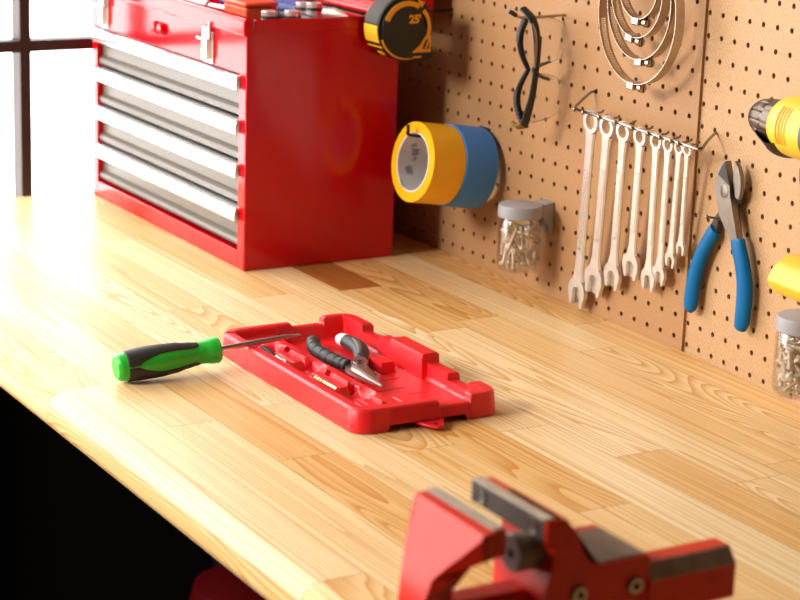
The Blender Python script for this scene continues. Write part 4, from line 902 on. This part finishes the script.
# local frame: a = sideways (towards the near right), b = up
side_ = Vector((0, 0, 1)); side_ = (side_-sd*side_.dot(sd)).normalized(); SX = plane_m(S0, sd.cross(side_)*-1, side_)
zdir = SX.to_3x3() @ Vector((0, 0, 1)); sgn = 1 if zdir.dot(sd) > 0 else -1
def hr(t):
    K = [(0, .0118), (.03, .0146), (.10, .0156), (.25, .0166), (.40, .0168), (.55, .0158), (.68, .0134), (.76, .0122), (.84, .0124), (.94, .0142), (.985, .0146), (1.0, .0132)]
    for (a, r0), (b, r1) in zip(K[:-1], K[1:]):
        if t <= b:
            u = (t-a)/(b-a); u = u*u*(3-2*u) if a > .02 else u; return r0+(r1-r0)*u
    return K[-1][1]
prof = [(0, -.0006*sgn)]+[(hr(i/60), sgn*HLn*i/60) for i in range(61)]+[(.0050, sgn*HLn*1.0), (0, sgn*HLn*1.0)]
hd = obj('handle', lathe(B(), prof, SX, 56), M['green'], sc)
def hexr(t, a): return hr(t)+.0009
bm = B(); na, nt_ = 16, 48                                            # black overmould: one collar running into three fingers
def strip(bm, tfun, afun):
    Gt = []
    for i in range(nt_+1):
        u = i/nt_; rowv = []
        for j in range(na+1):
            t, a = tfun(u), afun(u, j/na)
            ed = min(u*10, (1-u)*10, 1)
            r = hr(t)+.0010*(1 if .02 < u < .98 and (0 < j < na) else -.3)
            rowv.append(bm.verts.new(SX @ Vector((r*cos(a), r*sin(a), sgn*HLn*t))))
        Gt.append(rowv)
    for i in range(nt_):
        for j in range(na): bm.faces.new((Gt[i][j], Gt[i+1][j], Gt[i+1][j+1], Gt[i][j+1]))
T0, TC, T1 = .085, .20, .80
for k in range(3):
    ac = radians(90+22)+2*pi*k/3
    def half(t):
        if t < TC: return pi/3
        u = (t-TC)/(T1-TC); w = pi/3*(1-.56*min(1, u/.35)**.55); w = min(w, pi/3)
        w -= .10*max(0, u-.35)
        if u > .86: w *= sqrt(max(0.0, 1-((u-.86)/.14)**2))
        return max(w, .004)
    strip(bm, lambda u: T0+(T1-T0)*u, lambda u, v, ac=ac: ac+half(T0+(T1-T0)*u)*(2*v-1))
obj('grip', bm, M['rubber'], sc, ang=60)
e0 = S0+sd*HLn
bm = lathe(B(), [(0, -.002), (.0052, -.002), (.0052, .0030), (.0040, .0036), (0, .0036)], axis_m(e0, sd), 20); obj('collar', bm, M['black'], sc)
Ls = (S1-S0).length-HLn
bm = tube(B(), [e0, e0+sd*(Ls-.016)], .0030, 14); sh = obj('shaft', bm, M['plier_steel'], sc)
bm = tube(B(), [e0+sd*(Ls-.0165), e0+sd*(Ls-.008), e0+sd*(Ls-.0005), e0+sd*Ls], [(.0030, .0030), (.0014, .0036), (.0006, .0030), (.0005, .0028)], 14, up=(0, 0, 1)); obj('tip', bm, M['plier_steel'], sh)

# small bits lying in the tray's groove
bt = thing('drill_bit', 'small gold tinted bit lying in the near groove of the red tray', 'drill bit', (0, -.452, .0095), group='bits in the red tray')
a, b = Vector((-.0265, -.4520, .0136)), Vector((.0240, -.4510, .0132))
Mx = axis_m(a, b-a); bm = B(); G = []; n = 16; Lb = (b-a).length
for i in range(41):
    t = i/40; tw = 0 if t > .45 else (t-.45)*28; fl = .55 if t < .45 else 1.
    G.append([bm.verts.new(Mx @ Vector((.0034*(fl if (k % 8) in (0, 1, 7) else 1)*cos(2*pi*k/n+tw)*(1 if t > .03 else .4), .0034*(fl if (k % 8) in (0, 1, 7) else 1)*sin(2*pi*k/n+tw)*(1 if t > .03 else .4), Lb*t))) for k in range(n)])
for p, q in zip(G[:-1], G[1:]):
    for k in range(n): bm.faces.new((p[k], p[(k+1) % n], q[(k+1) % n], q[k]))
bm.faces.new(G[0][::-1]); bm.faces.new(G[-1]); obj('body', bm, M['brass'], bt)
bt = thing('drive_bit', 'short silver bit with a cross tip lying behind the tray rim', 'drive bit', (-.09, -.455, .0095), group='bits in the red tray')
a = Vector((-.1060, -.4545, .0135)); d = Vector((1, -.08, 0)).normalized(); Mx = axis_m(a, d)
bm = lathe(B(), [(0, 0), (.0038, 0), (.0038, .013), (.0028, .015), (.0028, .017), (0, .017)], Mx, 6); obj('shank', bm, M['chrome'], bt, bevel=.0003)
bm = B(); box(bm, -.0040, .0040, -.0010, .0010, .0165, .0255, Mx); box(bm, -.0010, .0010, -.0040, .0040, .0165, .0255, Mx); obj('tip', bm, M['chrome'], bt, bevel=.0006)
bt = thing('driver_bit', 'dark bit half hidden behind the near rim below the screwdriver shaft', 'drive bit', (-.135, -.45, .0095), group='bits in the red tray')
a = Vector((-.1490, -.4500, .0128)); Mx = axis_m(a, d)
bm = lathe(B(), [(0, 0), (.0031, 0), (.0031, .018), (.0018, .021), (.0018, .030), (0, .033)], Mx, 6); obj('shank', bm, M['dark_steel'], bt)

# ------------------------------------------------------------------ bench vise at the front edge
vs = thing('bench_vise', 'red bench vise with worn steel jaws at the front edge of the bench', 'vise', (.684, -.60, 0))
vx0, vx1, vr = .632, .7215, .7215
YZ0 = plane_m((0, 0, 0), (0, 1, 0), (0, 0, 1))                        # third axis +X
# fixed half
pf = [(-.6650, .1495), (-.6575, .1495), (-.6500, .1400), (-.6420, .1235), (-.6360, .1145), (-.6280, .1112), (-.5860, .1112), (-.5840, .1090), (-.5840, .060), (-.5900, .042), (-.6700, .042), (-.6720, .100), (-.6665, .118), (-.6660, .131)]
bm = prism(B(), pf, YZ0, .6560, vr); fx_ = obj('fixed_body', bm, M['vise'], vs, bevel=.0018, seg=3)
bm = prism(B(), [(-.6650, .1495), (-.6575, .1495), (-.6500, .1400), (-.6440, .1270), (-.6560, .1270), (-.6655, .1310)], YZ0, .6275, vr+.0005); box(bm, .7190, vr+.0008, -.6740, -.6600, .1315, .1492); obj('fixed_jaw', bm, M['vise'], vs, bevel=.0015, seg=3)
bm = B(); box(bm, .6272, .7188, -.6744, -.6652, .1335, .1500); jp = obj('jaw_plate', bm, M['jaw'], vs, bevel=.0006)
bm = B(); box(bm, .6276, .7184, -.6740, -.6656, .1494, .1506); obj('lit_top', bm, M['lit_steel'], jp)  # pale strip paints the light on the upward plate top
for x in (.6415, .7060):
    bm = B(); lathe(bm, [(.0019, .0004), (.0046, .0004), (.0052, .0012), (.0052, -.001), (.0019, -.001)], axis_m((x, -.6744, .1415), (0, -1, 0)), 20)
    obj('plate_screw', bm, M['steel'], jp)
bm = B(); box(bm, .6640, vr-.002, -.6275, -.5862, .1100, .1120); obj('anvil', bm, M['vise_bare'], vs, bevel=.001)
# guide bar running back
pb_ = [(.690, .066), (.700, .0615), (.716, .0615), (.7235, .066), (.7235, .0920), (.7150, .1030), (.6990, .1030), (.6905, .0920)]
bm = prism(B(), pb_, plane_m((0, 0, 0), (1, 0, 0), (0, 0, 1)), .5070, .5850); gb = obj('guide_bar', bm, M['vise'], vs, bevel=.0012)
bm = prism(B(), [(.7160, .1024), (.7238, .0925), (.7238, .0915), (.7232, .0915), (.7145, .1028)], plane_m((0, 0, 0), (1, 0, 0), (0, 0, 1)), .5085, .5840); obj('worn_edge', bm, M['worn_brown'], gb)
for y, z in ((-.6445, .0925), (-.5965, .0905)):
    bm = lathe(B(), [(.0030, .0030), (.0056, .0030), (.0064, .0022), (.0064, -.001), (.0030, -.001), (.0030, .0030)], axis_m((vr, y, z), (1, 0, 0)), 24); bo = obj('bolt', bm, M['steel'], vs)
    bm = lathe(B(), [(0, .0008), (.0031, .0008)], axis_m((vr, y, z), (1, 0, 0)), 6); obj('bolt_socket', bm, M['black'], bo)
# pipe jaw boss below the plates
bm = lathe(B(), [(.0036, 0), (.0125, 0), (.0135, .0012), (.0135, .022), (0, .022)], axis_m((.6985, -.6865, .1215), (0, 1, 0)), 28); ps = obj('pipe_jaw', bm, M['vise_bare'], vs)
bm = lathe(B(), [(0, .002), (.0037, .002)], axis_m((.6985, -.6865, .1215), (0, 1, 0)), 6); obj('socket', bm, M['black'], ps)
# moving half
pm = [(-.7150, .1495, .0447), (-.7240, .1490, .0447), (-.7260, .1455, .0445), (-.7310, .1365, .0390), (-.7400, .1250, .0290), (-.7478, .1120, .0195), (-.7510, .0975, .0170), (-.7522, .0830, .0175), (-.7505, .0600, .0190), (-.7440, .0480, .0190), (-.7220, .0460, .0190), (-.7220, .0620, .0190), (-.7290, .0760, .0185), (-.7307, .0870, .0180), (-.7307, .1000, .0185), (-.7290, .1150, .0240), (-.7260, .1250, .0360), (-.7235, .1290, .0445), (-.7140, .1310, .0447)]
def loft(bm, prof, xs, f):
    R0 = [[bm.verts.new((x, *f(p, x))) for p in prof] for x in xs]
    for a, b in zip(R0[:-1], R0[1:]):
        for i in range(len(prof)):
            j = (i+1) % len(prof); bm.faces.new((a[i], a[j], b[j], b[i]))
    c0 = bm.faces.new(R0[0]); c1 = bm.faces.new(R0[-1][::-1]); bmesh.ops.triangulate(bm, faces=[c0, c1], ngon_method='EAR_CLIP'); return bm
bm = B(); c0 = [bm.verts.new((.677-w_, y, z)) for y, z, w_ in pm]; c1 = [bm.verts.new((.677+w_, y, z)) for y, z, w_ in pm]
for i in range(len(pm)):
    j = (i+1) % len(pm); bm.faces.new((c0[i], c0[j], c1[j], c1[i]))
ff = [bm.faces.new(c0[::-1]), bm.faces.new(c1)]; bmesh.ops.triangulate(bm, faces=ff, ngon_method='EAR_CLIP')
obj('moving_jaw', bm, M['vise'], vs, bevel=.0022, seg=3)
bm = B(); box(bm, .6320, .7188, -.7150, -.7055, .1335, .1500); jp = obj('jaw_plate', bm, M['jaw'], vs, bevel=.0006)
bm = B(); box(bm, .6324, .7184, -.7146, -.7059, .1494, .1506); obj('lit_top', bm, M['lit_steel'], jp)  # same painted light on the moving plate's top
bm = B(); box(bm, .7190, .7222, -.7230, -.7062, .1312, .1493); obj('jaw_cheek', bm, M['vise'], vs, bevel=.0008)
bm = B(); box(bm, .6760, .7020, -.7320, -.5900, .052, .0930); obj('slide', bm, M['vise'], vs, bevel=.004, seg=3)
bm = B(); lathe(bm, [(0, 0), (.0085, 0), (.0085, .11), (0, .11)], axis_m((.678, -.850, .071), (0, 1, 0)), 24); obj('spindle', bm, M['steel'], vs)
bm = B(); lathe(bm, [(0, 0), (.014, 0), (.015, .002), (.015, .022), (.013, .024), (0, .024)], axis_m((.678, -.858, .071), (0, 1, 0)), 24); obj('spindle_head', bm, M['steel'], vs)
bm = tube(B(), [(.671, -.846, .083), (.741, -.846, -.037)], .0045, 12); ball(bm, (.671, -.846, .083), .0065, 12); ball(bm, (.741, -.846, -.037), .0065, 12); obj('tommy_bar', bm, M['steel'], vs)
# base
bm = lathe(B(), [(0, .0004), (.062, .0004), (.062, .012), (.052, .018), (.046, .030), (.046, .044), (0, .044)], Matrix.Translation((.689, -.628, 0)), 56); obj('base', bm, M['vise'], vs)
for k in range(3):
    a = 2*pi*k/3+.5; c = Vector((.689+.066*cos(a), -.628+.066*sin(a), 0)); bm = lathe(B(), [(0, .0005), (.017, .0005), (.017, .010), (.015, .012), (0, .012)], Matrix.Translation(c), 28); lg = obj('lug', bm, M['vise'], vs)
    bm = lathe(B(), [(0, .012), (.0075, .012), (.0075, .018), (0, .018)], Matrix.Translation(c), 6); obj('lug_bolt', bm, M['steel'], lg)

# ------------------------------------------------------------------ light
w = bpy.data.worlds.new('overcast'); SC.world = w; w.use_nodes = True
bg = w.node_tree.nodes['Background']; bg.inputs['Color'].default_value = (1, .985, .96, 1); bg.inputs['Strength'].default_value = SKY
def area(name, loc, target, sx, sy, power, col=(1, 1, 1), portal=False, spread=pi):
    l = bpy.data.lights.new(name, 'AREA'); l.shape = 'RECTANGLE'; l.size = sx; l.size_y = sy; l.energy = power; l.color = col; l.spread = spread
    if portal: l.cycles.is_portal = True
    o = bpy.data.objects.new(name, l); COL.objects.link(o); o.location = loc
    o.rotation_euler = (Vector(target)-Vector(loc)).to_track_quat('-Z', 'Y').to_euler(); return o
area('window_portal', (XL-.125, (WY0+WY1)/2, (WZ0+WZ1)/2), (3, (WY0+WY1)/2, (WZ0+WZ1)/2), WY1-WY0+.1, WZ1-WZ0+.1, 1, portal=True)
area('key_softbox', KEY_LOC, KEY_TGT, KEY_S, KEY_S, KEY_P, (1, .95, .88))  # unseen softbox as key light, aimed to suit the shadow directions

# ------------------------------------------------------------------ camera
cam = bpy.data.cameras.new('camera'); co = bpy.data.objects.new('camera', cam); COL.objects.link(co)
cam.sensor_width = 36; cam.lens = 2050./800*36; cam.clip_start = .05; cam.clip_end = 60
rt = Vector((.50309081, .86360046, .03307378)); dn = Vector((.23802416, -.10166857, -.96592339)); fw = Vector((-.83080933, .49381954, -.2567063))
Mx = Matrix((rt, -dn, -fw)).transposed().to_4x4(); Mx.translation = (1.78216569, -1.42529796, .64525825); co.matrix_world = Mx
cam.dof.use_dof = True; cam.dof.focus_distance = 2.18; cam.dof.aperture_fstop = 7.5
SC.camera = co
SC.view_settings.view_transform = 'Standard'; SC.view_settings.look = 'None'; SC.view_settings.gamma = 1; SC.view_settings.exposure = EXPO
SC.view_settings.use_curve_mapping = False
